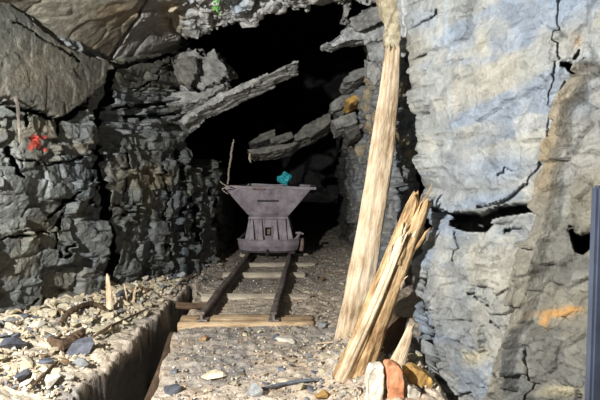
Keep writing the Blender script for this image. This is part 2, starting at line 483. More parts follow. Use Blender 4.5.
    c = mixc(c, [.15, .145, .11], slabD * .85)
    c = mixc(c, [.30, .34, .38], gauss(px, py, 122, 98, 14, 9) * .7)
    c = mixc(c, [.40, .30, .20], gauss(px, py, 190, 94, 10, 3) * .6)
    c = mixc(c, [.26, .27, .28], strata * sstep(id2, .5, .8) * .8)
    c = mixc(c, [.42, .37, .24], (gauss(px, py, 140, 180, 10, 25) + gauss(px, py, 135, 172, 12, 8)) * sstep(n2, -.1, .3) * .6)
    c = mixc(c, [.30, .23, .12], gauss(px, py, 156, 180, 14, 10) * .7)
    c = mixc(c, [.30, .25, .14], gauss(px, py, 35, 232, 22, 14) * .5)
    c = mixc(c, [.34, .27, .17], (gauss(px, py, 35, 127, 14, 8) + gauss(px, py, 75, 148, 10, 6)) * .6)
    c = mixc(c, [.36, .37, .37], gauss(px, py, 88, 255, 14, 22) * .6 * sstep(n2, -.3, .3))
    c = mixc(c, [.40, .42, .42], gauss(px, py, 45, 182, 22, 12) * .5 * sstep(n2, -.2, .3))
    c = mixc(c, [.36, .29, .20], gauss(px, py, 25, 70, 26, 22) * .35)
    red = gauss(px, py, 32, 143, 6, 5) * 1.3 + gauss(px, py, 36, 137, 7, 2) * .8 + gauss(px, py, 39, 150, 4, 2.5) * .7 + gauss(px, py, 25, 148, 3, 3) * .6 + gauss(px, py, 29, 135, 2, 3) * .6 + .55 * fbm(P, 22, 4, 5)
    c = mixc(c, [.50, .085, .06], sstep(red, .35, 1.0) * .95)
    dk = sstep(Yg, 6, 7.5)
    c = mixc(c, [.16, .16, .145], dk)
    c = mixc(c, [.022, .022, .020], open_)  # shade of the void put into the colour as near-black
    c = c * (0.88 + .24 * id3[..., None])
    c = c * np.array([.72, .75, .76])
    c = mixc(c, [.50, .075, .05], sstep(red, .30, .75) * .95)
    c = mixc(c, [.02, .02, .02], 1 - sstep(Yg, 1.9, 2.5))  # stretch out of view made near-black against bounce light
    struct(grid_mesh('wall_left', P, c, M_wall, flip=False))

# ------------------------------------------------------------------ SETTING: ceiling
def rbf(pts, vals):
    pts = np.array(pts); vals = np.array(vals)
    def k(r): return np.where(r > 1e-9, r * r * np.log(np.maximum(r, 1e-9)), 0)
    n = len(pts)
    A = np.zeros((n + 3, n + 3)); A[:n, :n] = k(np.linalg.norm(pts[:, None] - pts[None], axis=-1)) + np.eye(n) * .01
    A[:n, n] = 1; A[n, :n] = 1; A[:n, n + 1:] = pts; A[n + 1:, :n] = pts.T
    w = np.linalg.solve(A, np.concatenate([vals, np.zeros(3)]))
    def f(x, y):
        r = w[n] + w[n + 1] * x + w[n + 2] * y
        for (a, b), ww in zip(pts, w[:n]):
            r = r + ww * k(np.hypot(x - a, y - b))
        return r
    return f

CE = [(-40, 8, 3.0), (0, 14, 3.3), (65, 58, 3.92), (100, 62, 4.33), (110, 66, 4.5), (150, 60, 5.1), (182, 50, 5.6), (182, 36, 5.2), (202, 36, 5.0), (225, 30, 4.8), (250, 21, 4.6), (275, 19, 4.55),
      (300, 12, 4.5), (340, 2, 4.4), (390, 0, 4.4), (150, 0, 3.75), (75, 0, 3.4), (100, 30, 3.9), (160, 22, 4.5)]
CEILZ = None
def build_ceiling():
    global CEILZ
    pts = []; vals = []
    for a, b, Y in CE:
        p = at(a, b, Y); pts.append((p.x, p.y)); vals.append(p.z)
    for q in [(-3, 0, 2.35), (0, 0, 2.7), (2, 0, 2.7), (2, 3, 2.75), (1, 2, 2.75), (0, 2.5, 2.7), (-2.6, 2.0, 2.25)]:
        pts.append(q[:2]); vals.append(q[2])
    f = rbf(pts, vals); CEILZ = f
    xs = np.concatenate([np.arange(-5.6, -2.4, .06), np.arange(-2.4, 1.3, .0095), np.arange(1.3, 3.6, .06)])
    ys = np.concatenate([np.arange(-1.5, 2.9, .06), np.arange(2.9, 5.9, .0095), np.arange(5.9, 15.5, .08)])
    X, Y = np.meshgrid(xs, ys)
    Z = np.clip(f(X, Y), 1.95, 2.95)
    P = np.stack([X, Y, Z], -1)
    px, py = proj(P)
    jx = px + 3 * fbm(P, 7, 3, 21); jy = py + 3 * fbm(P, 7, 3, 22)
    near = in_poly(jx, jy, [(-300, -300), (-300, 20), (0, 20), (62, 58), (98, 64), (108, 62), (126, 32), (150, 0), (150, -300)], 3)
    h1, id1, e1 = blocks(P, .45, .4, .4, .03, .05, .03, 201, gw=.05)
    h2, id2, e2 = blocks(P, .15, .13, .12, .018, .035, .014, 211)
    h3_, id3, e3 = blocks(P, .055, .05, .05, .007, .013, .005, 221)
    rough = 1 - near
    chip = in_poly(px, py, [(150, -80), (165, 15), (180, 60), (260, 40), (460, 40), (460, -80)], 14)
    d = h1 * (.25 + .6 * rough) + (h2 + h3_) * rough * (.22 + 1.0 * chip) + .02 * fbm(P, 2, 3, 7) + .010 * fbm(P, 12, 3, 8)
    ridge = .05 * in_poly(jx, jy, [(-300, -160), (-300, 60), (40, 60), (72, 62), (60, 50), (0, 8)], 3)
    d += ridge
    m = seg_dist(px + 1.0 * fbm(P, 8, 2, 1), py + 1.0 * fbm(P, 8, 2, 2), [(152, -6, .6), (138, 16, .9), (124, 38, 1.1), (108, 62, 1.2)])
    d -= .10 * m
    m = seg_dist(jx, jy, [(163, 18, 1), (172, 28, 1.5), (182, 36, 3)])
    d -= .08 * m
    m = seg_dist(jx, jy, [(262, -5, 2), (256, 6, 2.5), (248, 16, 3)])
    d -= .15 * m
    P[..., 2] -= d * 1.0
    # the broken front edge where the roof jumps up into the dark
    ex = [at(a, b, Y) for a, b, Y in [(182, 36, 5.25), (202, 36, 5.0), (225, 30, 4.8), (250, 21, 4.6), (275, 19, 4.55), (300, 12, 4.5), (340, 2, 4.4), (392, 0, 4.4)]]
    exx = [-5, -2.2, -1.62] + [p.x for p in ex] + [1.4, 4]; eyy = [6.4, 6.2, 5.75] + [p.y for p in ex] + [4.6, 4.8]
    jit = .10 * fbm(P * np.array([1, 1, 0]), 7, 4, 99) * 2 + .12 * (h3(np.floor(X / .13), np.floor(X * 0), np.floor(X * 0), 4) - .5)
    edge = np.interp(X, exx, eyy) + jit
    up = sstep(Y, edge, edge + .05)
    thick = .28 + .6 * sstep(Y, edge + .1, edge + .9)
    topz = 4.3 + .25 * fbm(P, .7, 3, 5) - .25 * sstep(Y, 8, 15)
    P[..., 2] = P[..., 2] * (1 - up) + topz * up
    P[..., 2] += 1.2 * (1 - sstep(Y, .8, 2.4))  # roof out of view raised away from the lamp to cut bounce
    c = np.zeros(P.shape) + np.array([.22, .215, .20])
    n = fbm(P, 1.5, 4, 71); n2 = fbm(P, 6, 3, 72)
    c = mixc(c, [.155, .14, .105], near * .85)
    c = mixc(c, [.28, .20, .11], near * (gauss(px, py, 118, 14, 22, 12) * .6 + .25 * sstep(n, 0, .4)))
    c = mixc(c, [.24, .25, .20], near * sstep(-n, .05, .4) * .5)
    c = mixc(c, [.28, .34, .40], chip * sstep(n2, 0, .4) * .55)
    c = mixc(c, [.40, .40, .38], chip * sstep(n, -.1, .4) * .6)
    c = mixc(c, [.36, .29, .18], gauss(px, py, 172, 14, 12, 16) * .8)
    c = mixc(c, [.75, .76, .70], gauss(px, py, 214, 8, 4, 14) * .85 * sstep(n2, -.3, .2))
    c = mixc(c, [.28, .36, .44], gauss(px, py, 240, 6, 10, 10) * .7)
    c = mixc(c, [.03, .03, .028], up)  # raised recess painted near-black for its shade
    c = c * (0.82 + .36 * id3[..., None])
    c = mixc(c, [.02, .02, .02], 1 - sstep(Y, 2.0, 2.6))  # that unseen roof is darkened too, so it bounces little light
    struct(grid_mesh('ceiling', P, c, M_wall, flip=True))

# ------------------------------------------------------------------ SETTING: near right wall
def build_right():
    zs = np.concatenate([np.arange(-.4, 0, .02), np.arange(0, 2.75, .0068), np.arange(2.75, 3.3, .04)])
    # left edge of the block as the photo shows it, by height
    ez_py = [-80, 0, 30, 60, 100, 140, 170, 190, 215, 240, 265, 290, 330, 360, 400, 460]
    ez_px = [402, 405, 409, 411, 413, 418, 424, 432, 427, 424, 415, 411, 413, 420, 436, 450]
    zz = 2.69
    py_of = 171 + (CZ - zs) / zz * 500
    ex = (np.interp(py_of, ez_py, ez_px) - 300) / 500 * zz
    cols = 330
    rows = []
    for z, xe in zip(zs, ex):
        back = np.array([(2.3, 10.0), (2.3, 7.0), (1.8, 4.6), (1.35, 3.9), (1.0, 3.4), (xe + .06, 2.95), (xe + .0, 2.76), (xe + .04, 2.66)])
        face = np.array([(xe + .04, 2.66), (1.16, 1.764)])
        tail = np.array([(1.16, 1.764), (1.7, 1.1), (2.3, 0), (2.5, -1.5)])
        def res(a, n):
            s = np.concatenate([[0], np.cumsum(np.linalg.norm(np.diff(a, axis=0), axis=1))])
            t = np.linspace(0, s[-1], n)
            return np.stack([np.interp(t, s, a[:, 0]), np.interp(t, s, a[:, 1])], -1)
        # uniform in the picture across the face
        a, b = face
        pa = a[0] / a[1]; pb = b[0] / b[1]
        tt = np.linspace(pa, pb, 260)
        dx, dy = b - a
        s = (tt * a[1] - a[0]) / (dx - tt * dy)
        fc = a + s[:, None] * (b - a)
        rows.append(np.concatenate([res(back, 56)[:-1], fc, res(tail, 40)[1:]]))
    XY = np.array(rows)
    P = np.concatenate([XY, np.repeat(zs[:, None, None], XY.shape[1], 1)], -1)
    nrm = normals(P)
    if nrm[200, 200, 0] > 0: nrm = -nrm
    nrm[..., 2] *= .3
    px, py = proj(P)
    faceM = np.zeros(P.shape[:2]); faceM[:, 50:] = 1
    jx = px + 3 * fbm(P, 8, 3, 21); jy = py + 3 * fbm(P, 8, 3, 22)
    k = 1 - in_poly(jx, jy, [(425, -100), (425, 150), (450, 200), (530, 195), (548, 120), (556, -100)], 20)
    h1, id1, e1 = blocks(P, .5, .5, .4, .02, .05, .012, 301, dip=.6, gw=.04, box=True)
    h2, id2, e2 = blocks(P, .17, .16, .11, .012, .030, .008, 311, dip=.6, gw=.05, box=True)
    h3_, id3, e3 = blocks(P, .06, .06, .05, .004, .007, .003, 321, dip=.6)
    d = h1 * .7 + h2 * (.25 + .9 * k) + h3_ * (.3 + .9 * k) + .03 * fbm(P, 1.8, 4, 50) + .012 * fbm(P, 9, 4, 51)
    # fine diagonal ripples on the smooth slab
    q = frame(P, .5) * np.array([.5, .5, 2.2])
    d += .012 * fbm(q, 5, 3, 53)
    cav = np.zeros_like(d)
    def cr(pts, depth):
        nonlocal cav
        cav = np.maximum(cav, (depth * 3.2 if depth > .1 else depth) * sstep(seg_dist(jx, jy, pts), .25, .6) * (py > -50))
    # overhanging upper slab: everything below the wedge crack sits further back
    lower = in_poly(jx, jy, [(400, 600), (405, 200), (440, 212), (452, 216), (490, 208), (528, 203), (545, 230), (505, 400), (480, 600)], 4)
    d -= .04 * lower
    # raised diagonal band of dripstone like rock
    band = in_poly(jx, jy, [(584, 60), (600, 70), (575, 110), (560, 170), (545, 250), (530, 320), (510, 400), (495, 470), (460, 470), (485, 395), (497, 350), (508, 290), (520, 240), (532, 195), (545, 165), (556, 120), (572, 85)], 6)
    qb = P * np.array([1, 1, .12]); qb[..., 0] += P[..., 2] * -.22
    d += band * (.055 + .03 * fbm(qb, 16, 3, 57))
    cr([(432, 207, 1), (444, 213, 3), (452, 219, 7), (470, 222, 9), (478, 224, 8), (490, 213, 4.5), (508, 210, 4), (527, 208, 3.5)], .26)
    cr([(478, 206, 1.6), (500, 204, 2.0), (512, 196, 1.5), (520, 186, 1)], .07)
    cr([(498, 231, 2), (510, 230, 2)], .08)
    cr([(567, 232, 1.2), (574, 240, 5), (578, 246, 6.5), (583, 236, 2.5)], .25)
    cr([(560, 228, 1.3), (573, 233, 1.3)], .05)
    cr([(564, 64, 2.5), (569, 70, 3), (576, 67, 3.5), (584, 62, 3)], .16)
    cr([(570, 58, 1.5), (575, 50, 1.2)], .08)
    cr([(556, -10, .8), (556, 20, .9), (557, 60, .8), (552, 90, .6), (548, 120, .7), (545, 150, .8), (535, 172, .8), (520, 188, .9)], .035)
    cr([(566, 82, .9), (560, 98, 1)], .05)
    cr([(458, 295, 1.0), (468, 300, 1.8), (484, 307, 1.0)], .06)
    cr([(421, 310, 1.2), (429, 312, 1.5)], .06)
    cr([(482, 322, 1), (497, 330, 1)], .05)
    cr([(488, 298, .7), (508, 288, .7)], .035)
    cr([(420, 24, 1.2), (426, 20, 1.2), (434, 16, 1.1), (436, 10, .8)], .06)
    cr([(409, 14, 1.3), (414, 8, 1.2)], .06)
    cr([(497, 176, .7), (500, 168, .8), (508, 172, .6)], .03)
    cr([(450, 232, 1.1), (450, 262, .7)], .03)
    cr([(530, 350, .8), (536, 382, .8), (528, 400, .7)], .03)
    cr([(410, 60, 1), (418, 90, 1), (414, 130, 1)], .05)
    cr([(426, 200, 1.2), (436, 190, 1), (430, 165, .8)], .05)
    P = P + nrm * d[..., None] * 1.0 + cav[..., None] * fan(P)
    c = np.zeros(P.shape) + np.array([.36, .37, .36])
    n = fbm(P, 2.2, 4, 81); n2 = fbm(P, 7, 3, 82); n3 = fbm(q, 3.5, 3, 83)
    c = mixc(c, [.42, .40, .34], sstep(n, 0, .4) * .8)
    c = mixc(c, [.27, .33, .42], sstep(n3, .0, .4) * .7)
    c = mixc(c, [.52, .50, .44], sstep(n2, .1, .5) * .6)
    c = mixc(c, [.26, .27, .28], sstep(-n2, .15, .5) * .55)
    c = mixc(c, [.25, .32, .43], gauss(px, py, 492, 168, 32, 14) * .6)
    c = mixc(c, [.30, .36, .44], gauss(px, py, 426, 20, 16, 12) * .5)
    c = mixc(c, [.62, .55, .38], gauss(px, py, 478, 40, 10, 22) * .5)
    c = mixc(c, [.50, .60, .68], np.exp(-((px - 447) / 1.2) ** 2) * (py < 150) * .3 * (.5 + .5 * sstep(n2, -.3, .2)))
    c = mixc(c, [.255, .235, .19], band * .85)
    c = mixc(c, [.44, .32, .15], band * sstep(n, -.1, .3) * sstep(220 - py, 0, 60) * .7)
    lowr = in_poly(px, py, [(500, 410), (530, 330), (545, 240), (570, 180), (610, 160), (610, 410)], 14)
    c = mixc(c, [.26, .235, .17], lowr * .75)
    c = mixc(c, [.16, .165, .16], lowr * sstep(n2, -.1, .35) * .6)
    c = mixc(c, [.60, .34, .11], (gauss(px, py, 555, 314, 17, 4) + gauss(px, py, 572, 309, 10, 3) + gauss(px, py, 543, 322, 4, 5)) * .9)
    c = mixc(c, [.62, .55, .38], (gauss(px, py, 466, 358, 14, 10) * 1.2 + gauss(px, py, 565, 390, 18, 6)) * sstep(n2, -.25, .05) * .9)
    lft = in_poly(px, py, [(405, 270), (470, 310), (485, 360), (480, 410), (420, 410)], 12)
    c = mixc(c, [.19, .21, .235], lft * .35 + gauss(px, py, 520, 370, 12, 30) * .5)
    c = mixc(c, [.30, .28, .24], in_poly(px, py, [(566, 80), (610, 60), (610, 180), (560, 200)], 10) * .5)
    c = mixc(c, [.45, .33, .2], gauss(px, py, 572, 40, 5, 8) * .6)
    c = c * (0.86 + .28 * id3[..., None])
    c = (c / .36) ** 1.2 * .36 * np.array([.72, .725, .725])
    c = mixc(c, [.03, .03, .03], 1 - sstep(P[..., 1], 1.35, 1.65))  # unseen tail of the wall made near-black to limit bounce light
    struct(grid_mesh('wall_right', P, c, M_pale, flip=True))

# ------------------------------------------------------------------ SETTING: inner right wall, behind the props
def build_inner_right():
    xb = [2.3, 1.75, 1.30, .93, .89, .84, .74, .76, .95, 1.2]
    yb = [9.8, 8.0, 5.6, 4.82, 4.92, 5.6, 8.0, 9.4, 12, 15.5]
    s = np.concatenate([[0], np.cumsum(np.hypot(np.diff(xb), np.diff(yb)))])
    t = np.concatenate([np.linspace(0, s[2], 60)[:-1], np.linspace(s[2], s[6], 320), np.linspace(s[6], s[-1], 90)[1:]])
    X = np.interp(t, s, xb); Y = np.interp(t, s, yb)
    zs = np.concatenate([np.arange(-.4, 3.2, .011), np.arange(3.2, 4.7, .05)])
    Xg = np.repeat(X[None], len(zs), 0); Yg = np.repeat(Y[None], len(zs), 0); Zg = np.repeat(zs[:, None], len(X), 1)
    Xg = Xg - .04 * (Zg - 1)
    P = np.stack([Xg, Yg, Zg], -1)
    n_ = normals(P)
    if n_[100, 200, 0] > 0: n_ = -n_
    px, py = proj(P)
    jx = px + 3 * fbm(P, 6, 3, 21); jy = py + 3 * fbm(P, 6, 3, 22)
    h1, id1, e1 = blocks(P, .4, .4, .32, .05, .07, .04, 401, dip=.2, gw=.06)
    h2, id2, e2 = blocks(P, .14, .16, .13, .025, .04, .018, 411, dip=.2, gw=.08)
    h3_, id3, e3 = blocks(P, .06, .06, .05, .008, .014, .006, 421, dip=.2)
    d = h1 + h2 + h3_ + .02 * fbm(P * np.array([1, 1, .3]), 9, 3, 3)
    P = P + n_ * d[..., None]
    topl = np.interp(px, [100, 340, 352, 362, 366, 368, 700], [118, 112, 104, 84, 70, -300, -300])
    open_ = sstep(topl - py, 0, 5) * (Yg > 5.2) * (np.arange(len(t)) > 70)
    P[..., 0] += open_ * 1.9
    c = np.zeros(P.shape) + np.array([.20, .20, .19])
    n = fbm(P, 2.4, 4, 91); n2 = fbm(P, 8, 3, 92)
    c = mixc(c, [.27, .26, .22], sstep(n, 0, .4) * .7)
    c = mixc(c, [.20, .23, .27], sstep(-n, .0, .4) * .6)
    c = mixc(c, [.42, .33, .19], sstep(id2, .8, .84) * .7 * (py < 160))
    c = mixc(c, [.34, .36, .38], gauss(px, py, 385, 60, 16, 25) * .5)
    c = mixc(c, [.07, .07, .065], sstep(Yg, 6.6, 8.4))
    c = mixc(c, [.025, .025, .022], open_)  # shade of the opening painted in, near-black
    c = c * (0.8 + .4 * id3[..., None])
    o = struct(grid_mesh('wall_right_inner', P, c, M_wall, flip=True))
    return o

def build_back():
    X, Z = np.meshgrid(np.linspace(-5, 4, 120), np.linspace(-.5, 4.8, 80))
    P = np.stack([X, X * 0 + 14.6, Z], -1)
    h1, id1, e1 = blocks(P, .8, .8, .6, .2, .3, .1, 501)
    P[..., 1] -= h1
    c = np.zeros(P.shape) + .02
    struct(grid_mesh('wall_back', P, c, M_wall, flip=False))
    # behind the viewer
    X, Z = np.meshgrid(np.linspace(-5.4, 3.4, 60), np.linspace(-.5, 4.2, 40))
    P = np.stack([X, X * 0 - 1.2, Z], -1)
    h1, id1, e1 = blocks(P, .8, .8, .6, .1, .2, .1, 511)
    P[..., 1] += h1
    c = np.zeros(P.shape) + .02  # kept near-black so this unseen wall bounces little light
    struct(grid_mesh('wall_front', P, c, M_wall, flip=True))

# ------------------------------------------------------------------ closed pieces of bedded rock
def rock_piece(name, poly, back, mat, parent=None, vox=.022, amp=1.0, seed=1, beds=.05, dip=DIP):
    """poly: picture outline with a distance each; back: vector through the thickness"""
    bm = bmesh.new()
    pts = [at(*p) for p in poly]
    f = [bm.verts.new(p) for p in pts]; b = [bm.verts.new(p + Vector(back)) for p in pts]
    n = len(f)
    bm.faces.new(f[::-1]); bm.faces.new(b)
    for k in range(n): bm.faces.new((f[k], f[(k + 1) % n], b[(k + 1) % n], b[k]))
    bmesh.ops.triangulate(bm, faces=bm.faces)
    bmesh.ops.recalc_face_normals(bm, faces=bm.faces)
    me = bpy.data.meshes.new(name); bm.to_mesh(me); bm.free()
    ob = bpy.data.objects.new(name, me); COL.objects.link(ob)
    md = ob.modifiers.new('r', 'REMESH'); md.mode = 'VOXEL'; md.voxel_size = vox
    dg = bpy.context.evaluated_depsgraph_get(); dg.update()
    me2 = bpy.data.meshes.new_from_object(ob.evaluated_get(dg))
    ob.modifiers.clear(); ob.data = me2
    bpy.data.meshes.remove(me)
    me2.name = name
    nv = len(me2.vertices)
    co = np.empty(nv * 3, np.float32); me2.vertices.foreach_get('co', co); co = co.reshape(-1, 3).astype(float)
    no = np.empty(nv * 3, np.float32); me2.vertices.foreach_get('normal', no); no = no.reshape(-1, 3)
    h1, i1, e1 = blocks(co, .26, .22, .07, .022, .03, .012, 600 + seed, dip=dip)
    h2, i2, e2 = blocks(co, .09, .08, .035, .008, .012, .006, 640 + seed, dip=dip)
    q = frame(co, dip); z = q[:, 2] + .01 * fbm(co, 5, 2, seed)
    lay = np.floor(z / beds); fr = z / beds - lay
    lr = h3(lay, np.floor(q[:, 0] / .35 + lay * .37), lay * 0, seed)
    d = h1 + h2 + (lr - .5) * .035 - .018 * np.exp(-(fr / .12) ** 2) + .01 * fbm(co, 14, 3, seed)
    co += no * (d * amp)[:, None]
    me2.vertices.foreach_set('co', co.reshape(-1).astype(np.float32)); me2.update()
    me2.materials.clear(); me2.materials.append(mat)
    me2.polygons.foreach_set('use_smooth', np.ones(len(me2.polygons), bool))
    if parent: ob.parent = parent
    return ob

build_floor(); build_left(); build_ceiling(); build_right()
IR = build_inner_right(); build_back()
ceil_ob = bpy.data.objects['ceiling']; left_ob = bpy.data.objects['wall_left']

def P_(poly, Y): return [(a, b, Y) if not isinstance(Y, tuple) else (a, b, Y[0] + (a - poly[0][0]) * Y[1]) for a, b in poly]

# thin bed hanging diagonally across the dark
g = rock_piece('rock_ledge', P_([(176, 122), (190, 111), (215, 96), (240, 85), (262, 75), (272, 71), (290, 62), (299, 60), (297, 62), (284, 67), (266, 77), (244, 88), (222, 99), (200, 110), (184, 124)], (5.35, -.004)), (0, .30, -.08), M_strata, ceil_ob, .013, .5, 1)
g['label'] = 'thin pale bed of rock jutting diagonally across the dark'
g = rock_piece('rock_ledge', P_([(186, 110), (205, 97), (226, 90), (236, 88), (226, 96), (200, 108), (186, 116)], 5.5), (0, .3, -.08), M_strata, ceil_ob, .016, .7, 2)
# chunk at the upper left of the dark
g = rock_piece('rock_boulder', P_([(176, 52), (196, 48), (203, 56), (214, 47), (222, 62), (231, 73), (214, 84), (200, 90), (180, 92), (176, 76)], 5.45), (0, .5, .05), M_strata, ceil_ob, .018, 1.0, 3, dip=-.6)
g = rock_piece('rock_boulder', P_([(172, 60), (184, 52), (197, 57), (198, 72), (190, 86), (176, 84)], 5.25), (0, .4, .0), M_stratadim, ceil_ob, .018, 1.0, 4, dip=-.6)
g = rock_piece('rock_ledge', P_([(165, 92), (186, 90), (205, 91), (214, 86), (230, 78), (222, 88), (206, 98), (182, 104), (165, 104)], 5.35), (0, .4, -.08), M_strata, left_ob, .016, .8, 5, dip=0)
# tongue of rock at the upper right
g = rock_piece('rock_ledge', P_([(323, 44), (334, 37), (350, 27), (368, 17), (386, 10), (396, 16), (392, 36), (378, 41), (352, 41), (332, 48)], 4.7), (0, .45, .06), M_grey, ceil_ob, .014, .8, 6)
g['label'] = 'pale tongue of rock poking left into the dark'
g = rock_piece('rock_ledge', P_([(350, 21), (372, 8), (392, -6), (404, -10), (400, 14), (372, 26), (358, 32)], 4.55), (0, .4, .1), M_strata, ceil_ob, .014, .8, 7)
g = rock_piece('rock_ledge', P_([(344, -12), (352, -14), (352, 8), (347, 20), (342, 22), (345, 10)], 4.5), (0, .2, .05), M_strata, ceil_ob, .014, .8, 8)
# beds over the tunnel behind the cart
for i, (poly, Y, mt) in enumerate([
    ([(247, 142), (258, 136), (275, 129), (276, 137), (256, 144)], 6.7, M_stratadim),
    ([(246, 149), (267, 147), (284, 144), (301, 141), (291, 148), (267, 153), (251, 154)], 6.6, M_stratadim),
    ([(271, 138), (292, 131), (295, 137), (281, 143), (271, 143)], 6.7, M_stratadim),
    ([(301, 128), (330, 111), (331, 123), (310, 137), (297, 141), (294, 136)], 6.5, M_stratadim),
    ([(330, 104), (354, 87), (355, 102), (332, 111)], 6.4, M_strata),
    ([(331, 119), (356, 111), (358, 123), (336, 129)], 6.35, M_strata),
    ([(345, 131), (358, 125), (362, 132), (350, 140)], 6.2, M_stratadim),
    ([(345, 99), (355, 94), (361, 98), (350, 105)], 6.1, M_ochre),
    ([(333, 113), (345, 108), (350, 110), (340, 117)], 6.5, M_stratadim),
    ([(343, 78), (354, 70), (366, 66), (366, 74), (352, 82), (344, 82)], 6.0, M_strata)]):
    g = rock_piece('rock_ledge', P_(poly, Y), (0, .4, -.09), mt, IR, .013, .45, 20 + i)
# stones wedged round the prop's head
for i, (poly, Y, mt) in enumerate([
    ([(368, 44), (378, 40), (386, 44), (388, 58), (378, 64), (369, 60)], 4.3, M_grey),
    ([(366, 60), (378, 62), (384, 76), (374, 84), (366, 76)], 4.5, M_strata),
    ([(376, -6), (404, -6), (405, 14), (401, 40), (394, 50), (387, 48), (386, 26)], 3.88, M_cream),
    ([(386, 36), (398, 38), (406, 34), (410, 46), (404, 58), (398, 50), (388, 48)], 4.3, M_grey),
    ([(400, -6), (412, -8), (416, 10), (412, 34), (405, 36), (403, 14)], 3.6, M_grey)]):
    g = rock_piece('wedge_stone', P_(poly, Y), (0, .16, .04), mt, ceil_ob, .012, .4, 40 + i, dip=.9)

# ------------------------------------------------------------------ timber props
def log_mesh(name, L, rad, mat, parent=None, flat=1.0, seed=0, n=40, m=90, ridge=.12, ends=.02, bend=.02, axis=2):
    """irregular timber along its own axis, radius function rad(t)"""
    r_ = np.random.RandomState(seed)
    th = np.linspace(0, 2 * PI, n, endpoint=False)
    T = np.linspace(0, 1, m)
    Tg, Th = np.meshgrid(T, th, indexing='ij')
    R = np.vectorize(rad)(Tg)
    q = np.stack([np.cos(Th) * 2.2, np.sin(Th) * 2.2, Tg * L * 1.1], -1)
    q2 = np.stack([np.cos(Th) * 6, np.sin(Th) * 6, Tg * L * 1.5], -1)
    R = R * (1 + ridge * fbm(q + seed, 1, 3, seed) * 1.6 + ridge * .7 * fbm(q2 + seed, 1, 3, seed + 5))
    jag = ends * (h3(np.floor(Th * 7), Th * 0, Th * 0, seed) - .5) * 2
    Zg = Tg * L + jag * sstep(Tg, .9, 1.0)
    bx = bend * np.sin(Tg * PI)
    X = np.cos(Th) * R + bx; Y = np.sin(Th) * R * flat; 
    C = [X, Y, Zg] if axis == 2 else [Zg, X, Y]
    P = np.stack(C, -1)
    bm = bmesh.new()
    vs = [[bm.verts.new(P[i, j]) for j in range(n)] for i in range(m)]
    for i in range(m - 1):
        for j in range(n):
            bm.faces.new((vs[i][j], vs[i][(j + 1) % n], vs[i + 1][(j + 1) % n], vs[i + 1][j]))
    c0 = bm.verts.new(P[0].mean(0)); c1 = bm.verts.new(P[-1].mean(0))
    for j in range(n):
        bm.faces.new((vs[0][(j + 1) % n], vs[0][j], c0)); bm.faces.new((vs[-1][j], vs[-1][(j + 1) % n], c1))
    o = bmobj(name, bm, mat, parent)
    for p in o.data.polygons: p.use_smooth = len(p.vertices) == 4
    return o

def aim(o, a, b):
    a = Vector(a); b = Vector(b)
    o.location = a
    o.rotation_euler = Vector((0, 0, 1)).rotation_difference(b - a).to_euler()

A = at(346, 356, 3.55); B = at(393, 50, 3.80)
L1 = (B - A).length
post = log_mesh('timber_prop', L1, lambda t: (.097 - .022 * t - .010 * max(0, t - .6) / .4 + .004 * math.sin(t * 11)), M_post, None, .8, 3, ridge=.22, ends=.035, bend=.030)
aim(post, A, B)
tag(post, 'tall pale debarked timber prop leaning right, wedged under the roof', 'timber prop')

def splinter(parent, a, b, r, mat, seed, name='splinter'):
    a = Vector(a); b = Vector(b); L = (b - a).length
    bm = bmesh.new()
    rr = random.Random(seed)
    pts = []; rad = []
    for k in range(6):
        t = k / 5
        p = Vector((rr.uniform(-1, 1) * .006 * (k > 0), rr.uniform(-1, 1) * .006 * (k > 0), t * L)); pts.append(p); rad.append(r * (1 - t) ** .6 + .0012)
    add_tube(bm, pts, rad, 5)
    o = bmobj(name, bm, mat, parent)
    o.location = a; o.rotation_euler = Vector((0, 0, 1)).rotation_difference(b - a).to_euler()
    return o

# split prop: Empty at its foot, two halves and the frayed head
A2 = at(350, 380, 2.86); B2 = at(423, 196, 2.58)
e2 = empty('split_timber_prop', A2)
tag(e2, 'short splintered ochre timber prop with a frayed head, leaning on the pale wall', 'timber prop')
d2 = (B2 - A2)
bd = log_mesh('timber_body', d2.length * .94, lambda t: .108 - .058 * t, M_split, e2, .7, 9, ridge=.34, ends=.09, bend=.006)
bd.rotation_euler = Vector((0, 0, 1)).rotation_difference(d2).to_euler()
sd = d2.cross(Vector((0, 1, 0))).normalized()
hb = log_mesh('timber_strip', d2.length * .80, lambda t: .036 * (1 - .45 * t), M_post, e2, .8, 15, ridge=.2, ends=.05, bend=.01)
if sd.x < 0: sd = -sd
hb.location = sd * -.065 + Vector((0, -.05, 0.0)); hb.rotation_euler = Vector((0, 0, 1)).rotation_difference(d2 + sd * .04).to_euler()
for k in range(26):
    u = rnd.uniform(.50, .86); w = rnd.uniform(-.055, .055)
    a = d2 * u + sd * w + Vector((0, rnd.uniform(-.05, .0), 0))
    ln = rnd.uniform(.12, .26)
    b = a + d2.normalized() * ln + sd * (w * .25 + rnd.uniform(-.02, .03)) + Vector((0, rnd.uniform(-.01, .02), 0))
    # keep in front of the wall and under the crack
    splinter(e2, a, b, rnd.uniform(.006, .014), M_split if rnd.random() < .5 else M_post, 100 + k)

# small broken stub and board beside it
A3 = at(393, 372, 2.72); B3 = at(411, 326, 2.76)
o = log_mesh('timber_stub', (B3 - A3).length, lambda t: .045 * (1 - .75 * t) + .006, M_post, None, .5, 21, n=20, m=30, ridge=.2, ends=.03, bend=.004)
aim(o, A3, B3); tag(o, 'small pointed broken timber stub leaning against the pale wall foot', 'timber')
A3 = at(382, 368, 2.98); B3 = at(400, 318, 3.08)
o = log_mesh('split_board', (B3 - A3).length, lambda t: .075 * (1 - .4 * t), M_brownwood, None, .4, 23, n=20, m=30, ridge=.2, ends=.03, bend=.004)
aim(o, A3, B3); tag(o, 'dark brown split board in the gap behind the splintered prop', 'board')

